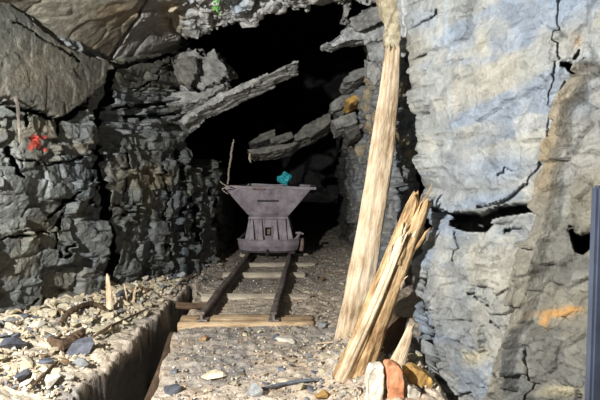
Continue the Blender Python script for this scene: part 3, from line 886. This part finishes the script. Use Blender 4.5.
# ------------------------------------------------------------------ track
def track_x(Y): return -.51 + (Y - 4.17) * .026
RAILTOP = .100
def rail(side):
    prof = [(-.036, 0), (.036, 0), (.036, .008), (.007, .018), (.007, .058), (.019, .064), (.019, .082), (.012, .085), (-.012, .085), (-.019, .082), (-.019, .064), (-.007, .058), (-.007, .018), (-.036, .008)]
    bm = bmesh.new(); rings = []
    for Y in np.linspace(4.03, 12.5, 60):
        x = track_x(Y) + side * .295 + .004 * math.sin(Y * 5 + side)
        rings.append([Vector((x + a * 1.25, Y, b * .94 + .02)) for a, b in prof])
    add_rings(bm, rings)
    o = bmobj('steel_rail', bm, M_rail)
    return o
o = rail(-1); tag(o, 'left-hand rusty steel rail of the narrow mine track', 'rail')
o = rail(1); tag(o, 'right-hand rusty steel rail of the narrow mine track', 'rail')

SL = [(4.12, -1.0, .11, .112, M_sleeper, 'nearest timber sleeper, squared, where both rails end', .9),
      (4.93, -.98, .105, .062, M_greysleeper, 'second timber sleeper from the front, round grey log with ochre middle', 1),
      (5.98, -.93, .06, .055, M_greysleeper, 'third timber sleeper from the front, thin grey log', 1),
      (6.62, -.85, .20, .055, M_greysleeper, 'timber sleeper sticking out right just in front of the mine cart', 1),
      (7.45, -.9, .12, .055, M_greysleeper, None, 1)]
for i, (Y, x0, x1, r, mt, lab, fl) in enumerate(SL):
    o = log_mesh('timber_sleeper', x1 - x0, lambda t, r=r: r * (1 - .06 * t), mt, None, fl, 30 + i, n=24, m=60, ridge=.10, ends=.012, bend=.008, axis=0)
    if i == 0:
        # squared timber
        for v in o.data.vertices:
            y, z = v.co.y, v.co.z
            k = max(abs(y), abs(z)) / max(1e-6, math.hypot(y, z))
            v.co.y = y / max(k, .72) * .98; v.co.z = z / max(k, .72) * .80
    top = max(v.co.z for v in o.data.vertices if .2 < v.co.x / (x1 - x0) < .8)
    o.location = (x0, Y, .0 - top + .028)
    o.rotation_euler = (0, 0, [0.012, -.01, .03, .02, 0][i])
    tag(o, lab or 'timber sleeper under the mine cart, between the rails', 'sleeper')
# loose timber at the left end of the nearest sleeper, and the edging of the trench
A4 = Vector((-1.00, 4.32, .02)); B4 = Vector((-.72, 4.24, .02))
def laid_board(name, a, b, w, h, mat, label, cat, seed):
    a = Vector(a); b = Vector(b)
    o = log_mesh(name, (b - a).length, lambda t: w * (1 - .15 * t), mat, None, h / w, seed, n=20, m=40, ridge=.12, ends=.02, bend=.01)
    aim(o, a, b); tag(o, label, cat); return o
laid_board('trench_board', (-1.03, 4.0, -.085), (-.855, 2.62, -.10), .04, .035, M_brownwood, 'brown board edging the right side of the dark trench', 'board', 51)
laid_board('timber_offcut', (-1.13, 4.50, .03), (-.86, 4.52, .02), .035, .03, M_brownwood, 'short brown timber offcut left of the rails above the nearest sleeper', 'timber', 52)

# ------------------------------------------------------------------ mine cart
CX, CY = track_x(7.0) - .005, 6.95
cart = empty('mine_cart', (CX, CY, 0), -.02)
tag(cart, 'mauve-grey steel mine cart with flared hopper standing on the track', 'mine cart')
def ring(x, y0, y1, z): return [Vector((-x, y0, z)), Vector((x, y0, z)), Vector((x, y1, z)), Vector((-x, y1, z))]
bm = bmesh.new()
outer = [ring(.255, .06, 1.02, .60), ring(.30, .04, 1.06, .645), ring(.60, -.02, 1.18, 1.0), ring(.615, -.02, 1.18, 1.03)]
inner = [ring(.60, 0.0, 1.16, 1.03), ring(.585, .0, 1.16, 1.0), ring(.285, .07, 1.04, .65)]
add_rings(bm, outer + inner)
hop = bmobj('hopper', bm, M_cart, cart)
md = hop.modifiers.new('b', 'BEVEL'); md.width = .008; md.segments = 2
# rim: rolled flange round the mouth, a little bent
bm = bmesh.new()
rp = []
for a, b in [((-.67, -.05), (.665, -.05)), ((.665, -.05), (.655, 1.22)), ((.655, 1.22), (-.66, 1.22)), ((-.66, 1.22), (-.67, -.05))]:
    n = 12
    for k in range(n):
        t = k / n
        x = a[0] + (b[0] - a[0]) * t; y = a[1] + (b[1] - a[1]) * t
        rp.append((x, y, 1.035 - .012 * (x + .66) + .006 * math.sin(x * 9 + y * 4)))
def offs(p, s): return (p[0] * (1 + s), .58 + (p[1] - .58) * (1 + s * 1.1), p[2])
r0 = [Vector(p) for p in rp]; rin = [Vector(offs(p, -.12)) for p in rp]
up = Vector((0, 0, .012)); dn = Vector((0, 0, -.022))
rings = [[p + dn for p in r0], [p + up for p in r0], [p + up for p in rin], [p + dn for p in rin], [p + dn for p in r0]]
vs = [[bm.verts.new(p) for p in R] for R in rings[:-1]]; vs.append(vs[0])
for a, b in zip(vs[:-1], vs[1:]):
    m = len(a)
    for k in range(m): bm.faces.new((a[k], a[(k + 1) % m], b[(k + 1) % m], b[k]))
rim = bmobj('rim', bm, M_cart, cart)
bm = bmesh.new(); add_box(bm, -.22, -.04, -.075, -.035, .995, 1.02); bevel(bm, .005)
bmobj('rim_clip', bm, M_rust, cart)
# slot in the hopper end
bm = bmesh.new(); add_box(bm, -.155, .145, -.012, .03, .822, .848); bevel(bm, .006)
o = bmobj('slot', bm, M_cartdark, hop); o['label'] = 'dark horizontal slot in the hopper end'
# curved weld bead
bm = bmesh.new()
add_tube(bm, [(x, .035 - .02 * (.66 + .5 * x * x - .6) , .645 + 1.2 * (abs(x) - .0) ** 3 * 5 - .0) for x in np.linspace(-.24, .24, 13)], .007, 6)
bmobj('weld_bead', bm, M_cart, hop)
# pedestal under the hopper
bm = bmesh.new()
def quadbox(x0, x1, x2, x3, z0, z1, y0, y1, yb=None):
    """front view trapezoid: bottom x0..x1, top x2..x3"""
    yb = y0 if yb is None else yb
    f = [(x0, yb, z0), (x1, yb, z0), (x3, y0, z1), (x2, y0, z1)]
    b = [(x0, y1, z0), (x1, y1, z0), (x3, y1, z1), (x2, y1, z1)]
    add_rings(bm, [[Vector(p) for p in f], [Vector(p) for p in b]])
quadbox(-.26, -.055, -.26, -.055, .27, .60, .06, .98)
quadbox(.045, .255, .045, .255, .27, .60, .06, .98)
quadbox(-.055, .045, -.055, .045, .46, .60, .06, .98)
quadbox(-.055, .045, -.055, .045, .27, .34, .06, .98)
quadbox(-.055, .045, -.055, .045, .34, .46, .30, .98)
quadbox(-.29, .28, -.28, .275, .575, .612, .03, 1.0)
ped = bmobj('pedestal', bm, M_cart, cart)
md = ped.modifiers.new('b', 'BEVEL'); md.width = .006; md.segments = 2
for x in (-.235, -.11, .10, .225):
    bm = bmesh.new(); s = 1 if x > 0 else -1
    w = .030
    f = [(x - w - .012, -.03, .27), (x + w + .012, -.03, .27), (x + w * .55, .02, .575), (x - w * .55, .02, .575)]
    b = [(p[0], .08, p[2]) for p in f]
    add_rings(bm, [[Vector(p) for p in f], [Vector(p) for p in b]])
    bevel(bm, .006)
    bmobj('rib', bm, M_cart, cart)
for s, x0, x1 in ((-1, -.32, -.26), (1, .255, .33)):
    bm = bmesh.new()
    f = [(x0 - .02 * (s < 0), .02, .27), (x1 + .02 * (s > 0), .02, .27), (-.262 if s < 0 else .28, .05, .585), (-.28 if s < 0 else .257, .05, .585)]
    b = [(p[0], .5, p[2]) for p in f]
    add_rings(bm, [[Vector(p) for p in f], [Vector(p) for p in b]]); bevel(bm, .005)
    bmobj('side_plate', bm, M_cart, cart)
# hole frame
bm = bmesh.new()
for (a, b, c, d) in ((-.068, -.050, .325, .475), (.040, .058, .325, .475), (-.068, .058, .460, .478), (-.068, .058, .322, .340)):
    add_box(bm, a, b, .035, .07, c, d)
hf = bmobj('hole_frame', bm, M_cart, cart)
bm = bmesh.new(); add_box(bm, -.03, .02, .10, .16, .35, .43); bevel(bm, .01); bmobj('latch_block', bm, M_rust, cart)
# chassis: bumper tray with rounded ends
def stadium(w, y0, y1, z, n=14, bulge=.20):
    r = []
    for k in range(n + 1):
        a = PI + PI * k / n
        r.append(Vector((w * math.copysign(abs(math.cos(a)) ** .55, math.cos(a)), y0 + bulge * (math.sin(a) * -1 - 1) * -1 * 1.0 - bulge + bulge, z)))
    for v in r: v.y = y0 + (1 - math.sqrt(max(0, 1 - (v.x / w) ** 2 * .92))) * bulge
    back = [Vector((v.x, y1 - (v.y - y0), z)) for v in r[::-1]]
    return r + back
bm = bmesh.new()
add_rings(bm, [stadium(.36, -.08, 1.22, .115), stadium(.405, -.13, 1.27, .15), stadium(.425, -.15, 1.29, .22), stadium(.43, -.155, 1.295, .30), stadium(.40, -.125, 1.265, .305), stadium(.395, -.12, 1.26, .255)])
ch = bmobj('chassis', bm, M_cart, cart)
bm = bmesh.new()
add_tube(bm, [v + Vector((0, -.004, 0)) for v in stadium(.43, -.155, 1.295, .302)[:15]], .010, 6)
bmobj('chassis_lip', bm, M_cart, ch)
# wheels on axles
for y in (.28, .86):
    bm = bmesh.new(); add_cyl(bm, (0, y, RAILTOP + .15), (1, 0, 0), .03, .62, 12)
    ax = bmobj('axle', bm, M_cartdark, cart)
    for s in (-1, 1):
        bm = bmesh.new()
        c = Vector((s * .295, y, RAILTOP + .15))
        prof = [(.0, .02), (.05, .02), (.055, .035), (.135, .035), (.14, .04), (.15, .04), (.15, -.025), (.175, -.03), (.175, -.045), (.12, -.04), (.05, -.03), (.0, -.03)]
        n = 28; rg = []
        for k in range(n):
            a = 2 * PI * k / n
            rg.append([c + Vector((s * h * 1.0, math.cos(a) * max(r, .002), math.sin(a) * max(r, .002))) for r, h in prof])
        rg.append(rg[0])
        vs = [[bm.verts.new(p) for p in R] for R in rg[:-1]]; vs.append(vs[0])
        for a, b in zip(vs[:-1], vs[1:]):
            for k in range(len(prof) - 1): bm.faces.new((a[k], a[k + 1], b[k + 1], b[k]))
        bmobj('wheel', bm, M_cartdark, ax)
# axle boxes and draw hook showing under the bumper
for s in (-1, 1):
    bm = bmesh.new(); add_box(bm, s * .33 - .045, s * .33 + .045, .0, .2, .085, .15); bevel(bm, .012)
    bmobj('axle_guard', bm, M_cartdark, cart)
bm = bmesh.new()
add_tube(bm, [(0, -.13, .17), (0, -.20, .165), (0, -.235, .13), (.0, -.22, .09), (0, -.19, .085)], .013, 8)
bmobj('draw_hook', bm, M_cartdark, cart)
# tipping lever on the right
bm = bmesh.new()
add_tube(bm, [(.34, .0, .27), (.40, -.02, .32), (.44, -.03, .39)], .022, 8)
lv = bmobj('tipping_lever', bm, M_cart, cart)
bm = bmesh.new(); add_tube(bm, [(.38, -.03, .39), (.445, -.03, .395), (.49, -.03, .375)], .014, 8)
bmobj('lever_handle', bm, M_cart, lv)
bm = bmesh.new(); add_tube(bm, [(.455, .1, .12), (.47, .1, .22), (.465, .1, .30)], .03, 8)
bmobj('side_buffer', bm, M_rust, cart)

# ------------------------------------------------------------------ loose stones
def hull_mesh(name, sx, sy, sz, seed, npts=14, bev=.04):
    r = random.Random(seed)
    bm = bmesh.new()
    for k in range(npts):
        v = Vector((r.gauss(0, 1), r.gauss(0, 1), r.gauss(0, 1))).normalized() * r.uniform(.8, 1)
        bm.verts.new((v.x * sx, v.y * sy, v.z * sz))
    bmesh.ops.convex_hull(bm, input=bm.verts)
    loose = [v for v in bm.verts if not v.link_faces]
    bmesh.ops.delete(bm, geom=loose, context='VERTS')
    if bev: bevel(bm, bev * min(sx, sy, sz))
    bmesh.ops.recalc_face_normals(bm, faces=bm.faces)
    me = bpy.data.meshes.new(name); bm.to_mesh(me); bm.free()
    return me

def fz(x, y): return float(floor_z(np.array([x]), np.array([y]))[0])

def ground(px, py, z0=0.0):
    """ground point seen at a picture position"""
    Y = 3.0
    for _ in range(12):
        d = at(px, py, 1.0) - Vector((0, 0, CZ))
        z = z0 if _ == 0 else fz(p.x, p.y)
        t = (z - CZ) / d.z
        p = Vector((d.x * t, d.y * t, z))
    return p

def stone(name, px, py, w, h, t, mat, label, seed, rz=0, tilt=(0, 0), cat='stone', sink=.25, npts=16):
    p = ground(px, py)
    s = p.y / F
    me = hull_mesh(name, w * s / 2, t * s / 2, h * s / 2, seed, npts)
    me.materials.append(mat)
    o = bpy.data.objects.new(name, me); COL.objects.link(o)
    o.rotation_euler = (tilt[0], tilt[1], rz)
    bpy.context.view_layer.update()
    zmin = min((Euler(o.rotation_euler).to_matrix() @ v.co).z for v in me.vertices)
    o.location = (p.x, p.y + t * s * .3, fz(p.x, p.y + t * s * .3) - zmin - sink * h * s * .5)
    tag(o, label, cat)
    return o

# protos by material
protos = {}
for key, mt in (('grey', M_grey), ('slate', M_slate), ('cream', M_cream), ('brown', M_brown), ('ochre', M_ochre), ('white', M_white)):
    protos[key] = []
    for k in range(6):
        r = random.Random(k * 7 + len(key))
        me = hull_mesh(key + '_stone', 1, r.uniform(.55, .95), r.uniform(.22, .6), 900 + k * 13 + len(key) * 101, 13, .08)
        me.materials.append(mt); protos[key].append(me)

placed = []
def scatter(n, xf, yf, size, keys, label, group, name='loose_stone', cond=None, cat='stone', tries=30, sink=.3, gap=.85):
    c = 0
    for _ in range(n * tries):
        if c >= n: break
        y = yf(); x = xf(y)
        if cond and not cond(x, y): continue
        s = rnd.uniform(*size)
        if rnd.random() < .12: s *= 1.4
        if any((x - a) ** 2 + (y - b) ** 2 < ((s + r) * gap) ** 2 for a, b, r in placed): continue
        key = rnd.choices([k for k, _ in keys], [w for _, w in keys])[0]
        me = rnd.choice(protos[key])
        o = bpy.data.objects.new(name, me); COL.objects.link(o)
        o.scale = (s, s, s)
        e = Euler((rnd.uniform(-.35, .35), rnd.uniform(-.35, .35), rnd.uniform(0, 6.28)))
        o.rotation_euler = e
        R = e.to_matrix()
        zmin = min((R @ v.co).z for v in me.vertices) * s
        o.location = (x, y, fz(x, y) - zmin - sink * s * .4)
        tag(o, label, cat, group)
        placed.append((x, y, s)); c += 1

# keep clear of track, sleepers, props, cart
def clear(x, y):
    if -1.05 < x < .12 and any(abs(y - q[0]) < .11 for q in SL): return False
    if abs(x - track_x(y)) < .36 and y > 4.0: return False
    if y > 6.7 and abs(x - CX) < .55: return False
    if y < 5.3 and -1.23 < x < lerp(y, [2.2, 2.7, 3.7, 4.8, 5.25], [-0.75, -0.79, -.93, -1.01, -1.08]): return False
    return True
for q in ((.33, 3.55, .13), (.27, 2.8, .12), (.5, 2.95, .08), (.53, 2.75, .05)): placed.append(q)

# named stones first
def block_stone(name, poly, Y, th, mat, label, seed):
    o = rock_piece(name, P_(poly, Y), (0, th, .0), mat, None, .009, .22, seed, dip=1.2)
    tag(o, label, 'stone')
    xs = [v.co.x for v in o.data.vertices]; placed.append(((min(xs) + max(xs)) / 2, Y + th / 2, .06))
block_stone('white_stone', [(365, 412), (367, 378), (371, 368), (384, 366), (385, 412)], 2.42, .09, M_white, 'upright whitish stone block at the bottom edge, left of the orange one', 71)
block_stone('orange_stone', [(386.5, 412), (386, 366), (398, 365), (404, 372), (405, 412)], 2.41, .09, M_orange, 'upright orange stone block at the bottom edge below the props', 72)
block_stone('ochre_stone', [(405, 372), (412, 367), (430, 375), (434, 382), (432, 392), (420, 388), (408, 382)], 2.50, .08, M_ochre, 'brown and ochre stone wedged against the foot of the pale wall', 73)
block_stone('white_stone', [(408, 386), (416, 388), (423, 393), (420, 400), (408, 399)], 2.42, .05, M_white, 'small white stone just below the brown and ochre stone', 74)
o = stone('slate_stone', 362, 374, 28, 20, 18, M_slate, 'blue-grey slate stone at the foot of the splintered prop', 9, .3); placed.append((o.location.x, o.location.y, .08))
o = stone('flat_slate', 78, 356, 34, 20, 26, M_slate, 'large smooth blue-grey slate slab in the pale rubble bank', 10, .3, (.25, -.35), sink=.4); placed.append((o.location.x, o.location.y, .12))
o = stone('grey_stone', 43, 366, 20, 9, 16, M_slate, 'small flat grey stone left of the smooth slate slab', 11, .1); placed.append((o.location.x, o.location.y, .07))
o = stone('pale_stone', 284, 343, 26, 9, 14, M_white, 'flat whitish stone in front of the right rail end', 12, -.3, (.15, .15)); placed.append((o.location.x, o.location.y, .10))
o = stone('slate_chip', 276, 341, 12, 9, 10, M_slate, 'small blue-grey chip beside the flat whitish stone', 13, .2, (0, -.5)); placed.append((o.location.x, o.location.y, .05))
o = stone('dark_stone', 174, 374, 10, 7, 8, M_slate, 'small dark round stone on the dirt right of the trench', 14); placed.append((o.location.x, o.location.y, .04))
o = stone('pale_stone', 212, 380, 32, 9, 20, M_cream, 'flat pale stone on the dirt near the bottom edge', 15, .2); placed.append((o.location.x, o.location.y, .11))
o = stone('pointed_stone', 254, 398, 22, 22, 14, M_grey, 'grey pointed stone at the bottom edge below the track', 16, .3); placed.append((o.location.x, o.location.y, .07))
o = stone('dark_stone', 172, 396, 22, 14, 16, M_slate, 'dark blue-grey stone at the bottom edge right of the trench', 17, .2); placed.append((o.location.x, o.location.y, .07))
o = stone('brown_stone', 203, 342, 14, 9, 9, M_brown, 'small brown stone just in front of the nearest sleeper', 18); placed.append((o.location.x, o.location.y, .05))
o = stone('grey_stone', 323, 328, 15, 9, 12, M_grey, 'rounded grey stone at the right end of the nearest sleeper', 19); placed.append((o.location.x, o.location.y, .07))
o = stone('dark_stone', 281, 372, 10, 6, 8, M_slate, 'tiny dark stone on the dirt in the lower middle', 20); placed.append((o.location.x, o.location.y, .03))

BANKY = lambda: 2.55 + (rnd.random() ** 1.15) * 3.1
scatter(112, lambda y: rnd.uniform(-2.83 + .259 * y, -1.22), BANKY, (.028, .075),
        [('cream', 6), ('white', 2), ('grey', 3), ('slate', 1), ('brown', 1.2)], 'pale broken stone in the rubble bank along the left wall', 'stones of the left rubble bank', cond=clear, gap=.62, sink=.2)
scatter(22, lambda y: rnd.uniform(-1.2, -.9), lambda: rnd.uniform(2.6, 4.9), (.03, .06),
        [('grey', 2), ('slate', 3), ('brown', 1)], 'dark stone at the bottom of the shadowed trench', 'stones in the trench',
        cond=lambda x, y: -1.13 < x < lerp(y, [2.6, 3.7, 4.8], [-0.90, -1.03, -1.09]), gap=.8)
scatter(42, lambda y: rnd.uniform(-.75, .15), lambda: rnd.uniform(2.6, 4.0), (.010, .028),
        [('cream', 2), ('grey', 3), ('slate', 2), ('brown', 2)], 'small loose stone on the dirt in front of the track', 'stones on the dirt in front of the track', cond=clear, gap=1.2)
scatter(52, lambda y: rnd.uniform(.0, .26 * y - .05), lambda: rnd.uniform(2.45, 3.5), (.018, .050),
        [('cream', 5), ('grey', 3), ('slate', 2), ('ochre', 1), ('brown', 1)], 'pale broken stone heaped around the feet of the props', 'stones around the feet of the props', cond=clear, gap=.68, sink=.2)
scatter(28, lambda y: rnd.uniform(.0, .78), lambda: rnd.uniform(3.6, 8.2), (.02, .05),
        [('grey', 3), ('brown', 1.5), ('cream', 1)], 'loose stone on the ground right of the track', 'stones right of the track', cond=clear, gap=1)
scatter(28, lambda y: rnd.uniform(-1.25, -.85), lambda: rnd.uniform(5.3, 7.6), (.02, .05),
        [('grey', 3), ('brown', 2.5), ('cream', 1)], 'loose stone on the ground left of the track near the mine cart', 'stones left of the track', cond=clear, gap=.8)
scatter(10, lambda y: track_x(y) + rnd.uniform(-.22, .22), lambda: rnd.uniform(4.3, 6.6), (.012, .026),
        [('grey', 3), ('brown', 2)], 'small loose stone between the two rails', 'stones between the rails', cond=lambda x, y: all(abs(y - q[0]) > .13 for q in SL), gap=1)

# stones lying in the cart's tray
for i, (x, w, mt) in enumerate([(-.16, .035, M_white), (-.10, .045, M_cream), (.0, .03, M_white), (.06, .035, M_cream), (.16, .03, M_grey), (-.3, .03, M_grey), (.27, .03, M_cream)]):
    me = hull_mesh('tray_stone', w, w * .7, w * .6, 700 + i, 12); me.materials.append(mt)
    o = bpy.data.objects.new('tray_stone', me); COL.objects.link(o)
    o.location = (CX + x, CY - .075, .262 + w * .5); tag(o, 'small pale stone lying on the mine cart chassis below the hopper', 'stone', 'stones on the cart chassis')

# gravel nobody could count
def gravel(n):
    V = []; Fc = []
    base = [(1, 0, 0), (-.5, .87, 0), (-.5, -.87, 0), (0, 0, .8), (.1, .1, -.6)]
    fcs = [(0, 1, 3), (1, 2, 3), (2, 0, 3), (1, 0, 4), (2, 1, 4), (0, 2, 4)]
    cols = []
    pal = [(.62, .52, .36), (.34, .33, .31), (.18, .18, .2), (.5, .36, .24), (.7, .66, .55), (.26, .2, .15)]
    xs = []; ys = []
    while len(xs) < n:
        y = 2.5 + rnd.random() ** 1.6 * 4.5
        x = rnd.uniform(-2.85 + .259 * y, .8)
        if -1.3 < x < -.7 and y < 5.4 and not clear(x, y): continue
        if abs(x - track_x(y)) < .36 and y > 4.0 and rnd.random() < .5: continue
        if -1.05 < x < .12 and any(abs(y - q[0]) < .09 for q in SL): continue
        xs.append(x); ys.append(y)
    zs = floor_z(np.array(xs), np.array(ys))
    for x, y, z in zip(xs, ys, zs):
        bankish = x < -1.25 or (x > .1 and y < 3.6)
        s = rnd.uniform(.005, .013) * (1.7 if bankish else 1)
        R = Euler((rnd.uniform(0, 6), rnd.uniform(0, 6), rnd.uniform(0, 6))).to_matrix()
        k = len(V)
        c = rnd.choice(pal[:1] * 3 + pal[4:5] * 2 + pal) if bankish else rnd.choice(pal)
        for b in base:
            p = R @ Vector((b[0] * s * rnd.uniform(.6, 1.3), b[1] * s, b[2] * s))
            V.append((x + p.x, y + p.y, z + p.z + s * .5)); cols.append(c + (1,))
        for f in fcs: Fc.append([k + a for a in f])
    me = bpy.data.meshes.new('gravel'); me.from_pydata(V, [], Fc); me.update()
    a = me.color_attributes.new('Col', 'FLOAT_COLOR', 'POINT')
    a.data.foreach_set('color', np.array(cols, np.float32).reshape(-1))
    o = link('gravel', me, M_ground, bpy.data.objects['floor']); o['kind'] = 'stuff'
    o['label'] = 'fine pale gravel and chips strewn over the mine floor'
gravel(3800)

# ------------------------------------------------------------------ sticks, boards, iron
def curve_tube(name, pts, r, mat, label, cat, n=6, jit=0.0, parent=None):
    P0 = [Vector(p) for p in pts]; r0 = r if isinstance(r, list) else [r] * len(P0)
    n2 = (len(P0) - 1) * 7 + 1; pts = []; rq = []
    for k in range(n2):
        u = k / 7; i = min(int(u), len(P0) - 2); f = u - i
        a, b, c, d = P0[max(i - 1, 0)], P0[i], P0[i + 1], P0[min(i + 2, len(P0) - 1)]
        pts.append(.5 * ((2 * b) + (c - a) * f + (2 * a - 5 * b + 4 * c - d) * f * f + (3 * b - a - 3 * c + d) * f ** 3))
        rq.append((r0[i] * (1 - f) + r0[i + 1] * f) * rnd.uniform(.8, 1.2))
    jit = max(jit * .5, rq[0] * .15); r = rq
    rr = random.Random(len(pts) * 3 + int(r[0] * 1e4 if isinstance(r, list) else r * 1e4))
    bm = bmesh.new(); add_tube(bm, [Vector(p) + Vector((rr.uniform(-jit, jit), rr.uniform(-jit, jit), rr.uniform(-jit, jit))) for p in pts], r, n)
    o = bmobj(name, bm, mat, parent)
    if label: tag(o, label, cat)
    return o
# upright pale splinter at the foot of the crack
p0 = ground(108, 308); 
a = at(109, 310, p0.y - .05); b = at(107, 274, p0.y + .0)
o = log_mesh('wood_splinter', (b - a).length, lambda t: .026 * (1 - t) ** .5 + .005, M_post, None, .5, 61, n=12, m=20, ridge=.2, ends=.005, bend=.004)
aim(o, a, b); tag(o, 'pale pointed wood splinter standing upright at the foot of the black crack', 'wood splinter')
for i, (x0, y0, x1, y1) in enumerate([(127, 302, 124, 284), (133, 300, 136, 286), (118, 304, 113, 292)]):
    q = ground(x0, y0)
    o = curve_tube('wood_splinter', [at(x0, y0 + 4, q.y), at((x0 + x1) / 2, (y0 + y1) / 2, q.y), at(x1, y1, q.y)], [.012, .010, .004], M_post,
                   ['thin pale splinter standing in the rubble, right of the tallest one', 'rightmost thin pale splinter standing in the rubble', 'short pale splinter close beside the tallest one'][i], 'wood splinter', jit=.004)
def ground_line(name, pix, r, mat, label, cat, lift=.015, flat=1):
    pts = []
    for x, y in pix:
        p = ground(x, y); pts.append(p + Vector((0, 0, lift)))
    return curve_tube(name, pts, r, mat, label, cat, n=8)
ground_line('bark_piece', [(50, 344), (60, 350), (72, 345), (84, 334)], [.02, .04, .04, .018], M_brownwood, 'dark curved piece of bark in the rubble above the smooth slate slab', 'bark', .03)
ground_line('tree_root', [(60, 330), (72, 316), (92, 309), (104, 314)], [.012, .022, .022, .01], M_brownwood, 'dark arched root in the rubble close to the left wall', 'root', .04)
ground_line('stick', [(92, 342), (108, 332), (128, 322), (148, 312)], [.008, .011, .010, .006], M_brownwood, 'thin brown stick along the top of the rubble bank', 'stick', .03)
ground_line('stick', [(30, 396), (44, 380), (58, 366)], [.007, .010, .006], M_brownwood, 'thin dark stick in the lower left rubble', 'stick', .03)
ground_line('stick', [(168, 300), (180, 286), (192, 278), (196, 272)], [.006, .009, .008, .004], M_greysleeper, 'thin grey stick leaning at the far end of the trench', 'stick', .04)
ground_line('stick', [(262, 392), (290, 386), (322, 382)], [.008, .011, .006], M_slate, 'grey stick lying at the bottom edge near the pointed stone', 'stick', .02)
ground_line('stick', [(318, 346), (334, 345)], [.006, .006], M_post, 'tiny pale stick left of the tall prop foot', 'stick', .02)
# thin plank leaning behind
# hanging root and wire left of the hopper
o = curve_tube('stick', [at(234, 139, 6.85), at(232, 148, 6.84), at(231, 158, 6.83), at(229, 170, 6.8), at(228, 184, 6.8)], [.008, .013, .016, .014, .01], M_greysleeper,
               'thin grey stick standing up behind the left end of the hopper rim', 'stick', jit=.012)
o = curve_tube('bent_wire', [at(212, 173, 6.6), at(217, 178, 6.6), at(223, 184, 6.62), at(230, 187, 6.7), at(222, 189, 6.72), at(228, 194, 6.8)], .007, M_greysleeper, 'bent wire reaching from the left wall to the hopper rim', 'wire', jit=.004)
o = curve_tube('hanging_root', [at(250, 153, 6.65), at(249.5, 158, 6.65), at(251, 163, 6.65)], [.012, .018, .004], M_greysleeper, 'short root hanging from the rock bed above the cart', 'root')
# iron spike on the left wall
Yw = 3.27
o = curve_tube('iron_spike', [at(14, 96, Yw + .02), at(17.5, 104, Yw), at(18.5, 120, Yw), at(19.5, 132, Yw), at(20, 143, Yw + .02)], [.008, .011, .010, .009, .005], M_rail, 'rusty iron spike hanging on the left wall beside the red paint', 'iron spike')
# steel post at the right edge
pr = at(599, 300, 1.98)
bm = bmesh.new(); add_box(bm, .912, .955, 1.53, 1.57, -.12, 1.205); bevel(bm, .008, 2)
o = bmobj('steel_post', bm, M_blue); tag(o, 'blue-grey steel post standing at the right edge in front of the pale wall', 'post')
# teal bundle on the hopper
bm = bmesh.new()
bmesh.ops.create_icosphere(bm, subdivisions=4, radius=.085)
for v in bm.verts:
    p = np.array([[v.co.x, v.co.y, v.co.z]])
    k = 1 + .55 * float(fbm(p, 12, 3, 3)[0]) + .35 * float(fbm(p, 28, 2, 5)[0])
    v.co = Vector((v.co.x * k * 1.0, v.co.y * k, v.co.z * k * .95))
for v in bm.verts:
    if v.co.z < -.05: v.co.x *= .75
o = bmobj('teal_bundle', bm, M_teal); o.location = (-.228, CY + .5, 1.125); tag(o, 'crumpled teal bundle sitting at the back of the mine cart hopper', 'bundle')
# what carries it: the load in the hopper
def load():
    X, Y = np.meshgrid(np.linspace(-.50, .50, 60), np.linspace(.04, 1.12, 60))
    P = np.stack([X, Y, X * 0], -1)
    Z = .965 + .085 * np.exp(-((X - .2) / .2) ** 2 - ((Y - .5) / .25) ** 2) * .6 + .03 * fbm(P, 6, 3, 3) 
    P[..., 2] = Z
    c = np.zeros(P.shape) + .07
    o = grid_mesh('ore_load', P, c, M_ground); o.parent = cart
    o['label'] = 'dark ore filling the hopper'
    o['kind'] = 'stuff'
load()
# green tuft on the roof
tp = at(217, 8, 4.02)
tuft = empty('moss_tuft', tp)
tag(tuft, 'small bright green plant tuft growing from the roof rock', 'plant')
bm = bmesh.new()
for k in range(40):
    a = rnd.uniform(0, 6.28); l = rnd.uniform(.02, .05); w = .007
    o0 = Vector((rnd.uniform(-.02, .02), rnd.uniform(-.02, .01), rnd.uniform(-.05, .06)))
    d = Vector((math.cos(a) * .6, -.8, math.sin(a))).normalized(); s = d.orthogonal().normalized() * w
    v = [bm.verts.new(o0), bm.verts.new(o0 + d * l * .5 + s), bm.verts.new(o0 + d * l), bm.verts.new(o0 + d * l * .5 - s)]
    bm.faces.new(v)
bmobj('leaves', bm, M_green, tuft)

# ------------------------------------------------------------------ light
def area(name, loc, target, size, power, color):
    l = bpy.data.lights.new(name, 'AREA'); l.shape = 'DISK'; l.size = size; l.energy = power; l.color = color
    o = bpy.data.objects.new(name, l); COL.objects.link(o); o.location = loc
    o.rotation_euler = (Vector(target) - Vector(loc)).to_track_quat('-Z', 'Y').to_euler()
    return o
def spot(name, loc, power, size, color):
    l = bpy.data.lights.new(name, 'POINT'); l.energy = power; l.shadow_soft_size = size; l.color = color
    o = bpy.data.objects.new(name, l); COL.objects.link(o); o.location = loc
    return o
spot('mine_lamp', (-1.8, .35, 1.9), 640, .035, (1, .985, .955))
spot('fill_light', (.10, -.05, 1.45), 3, .03, (1, .98, .95))  # added weak fill at the viewpoint, lifts the shadows slightly

w = bpy.data.worlds.new('dark'); scn.world = w; w.use_nodes = True
w.node_tree.nodes['Background'].inputs[0].default_value = (0, 0, 0, 1)

cam = bpy.data.cameras.new('camera'); co = bpy.data.objects.new('camera', cam); COL.objects.link(co)
co.location = (0, 0, CZ); co.rotation_euler = (PI / 2 - PITCH, 0, 0)
cam.sensor_width = 36; cam.lens = 36 * F / 600; cam.clip_start = .05; cam.clip_end = 60
scn.camera = co
vs = scn.view_settings
vs.view_transform = 'Standard'; vs.look = 'None'; vs.gamma = 1; vs.exposure = 1.0; vs.use_curve_mapping = False
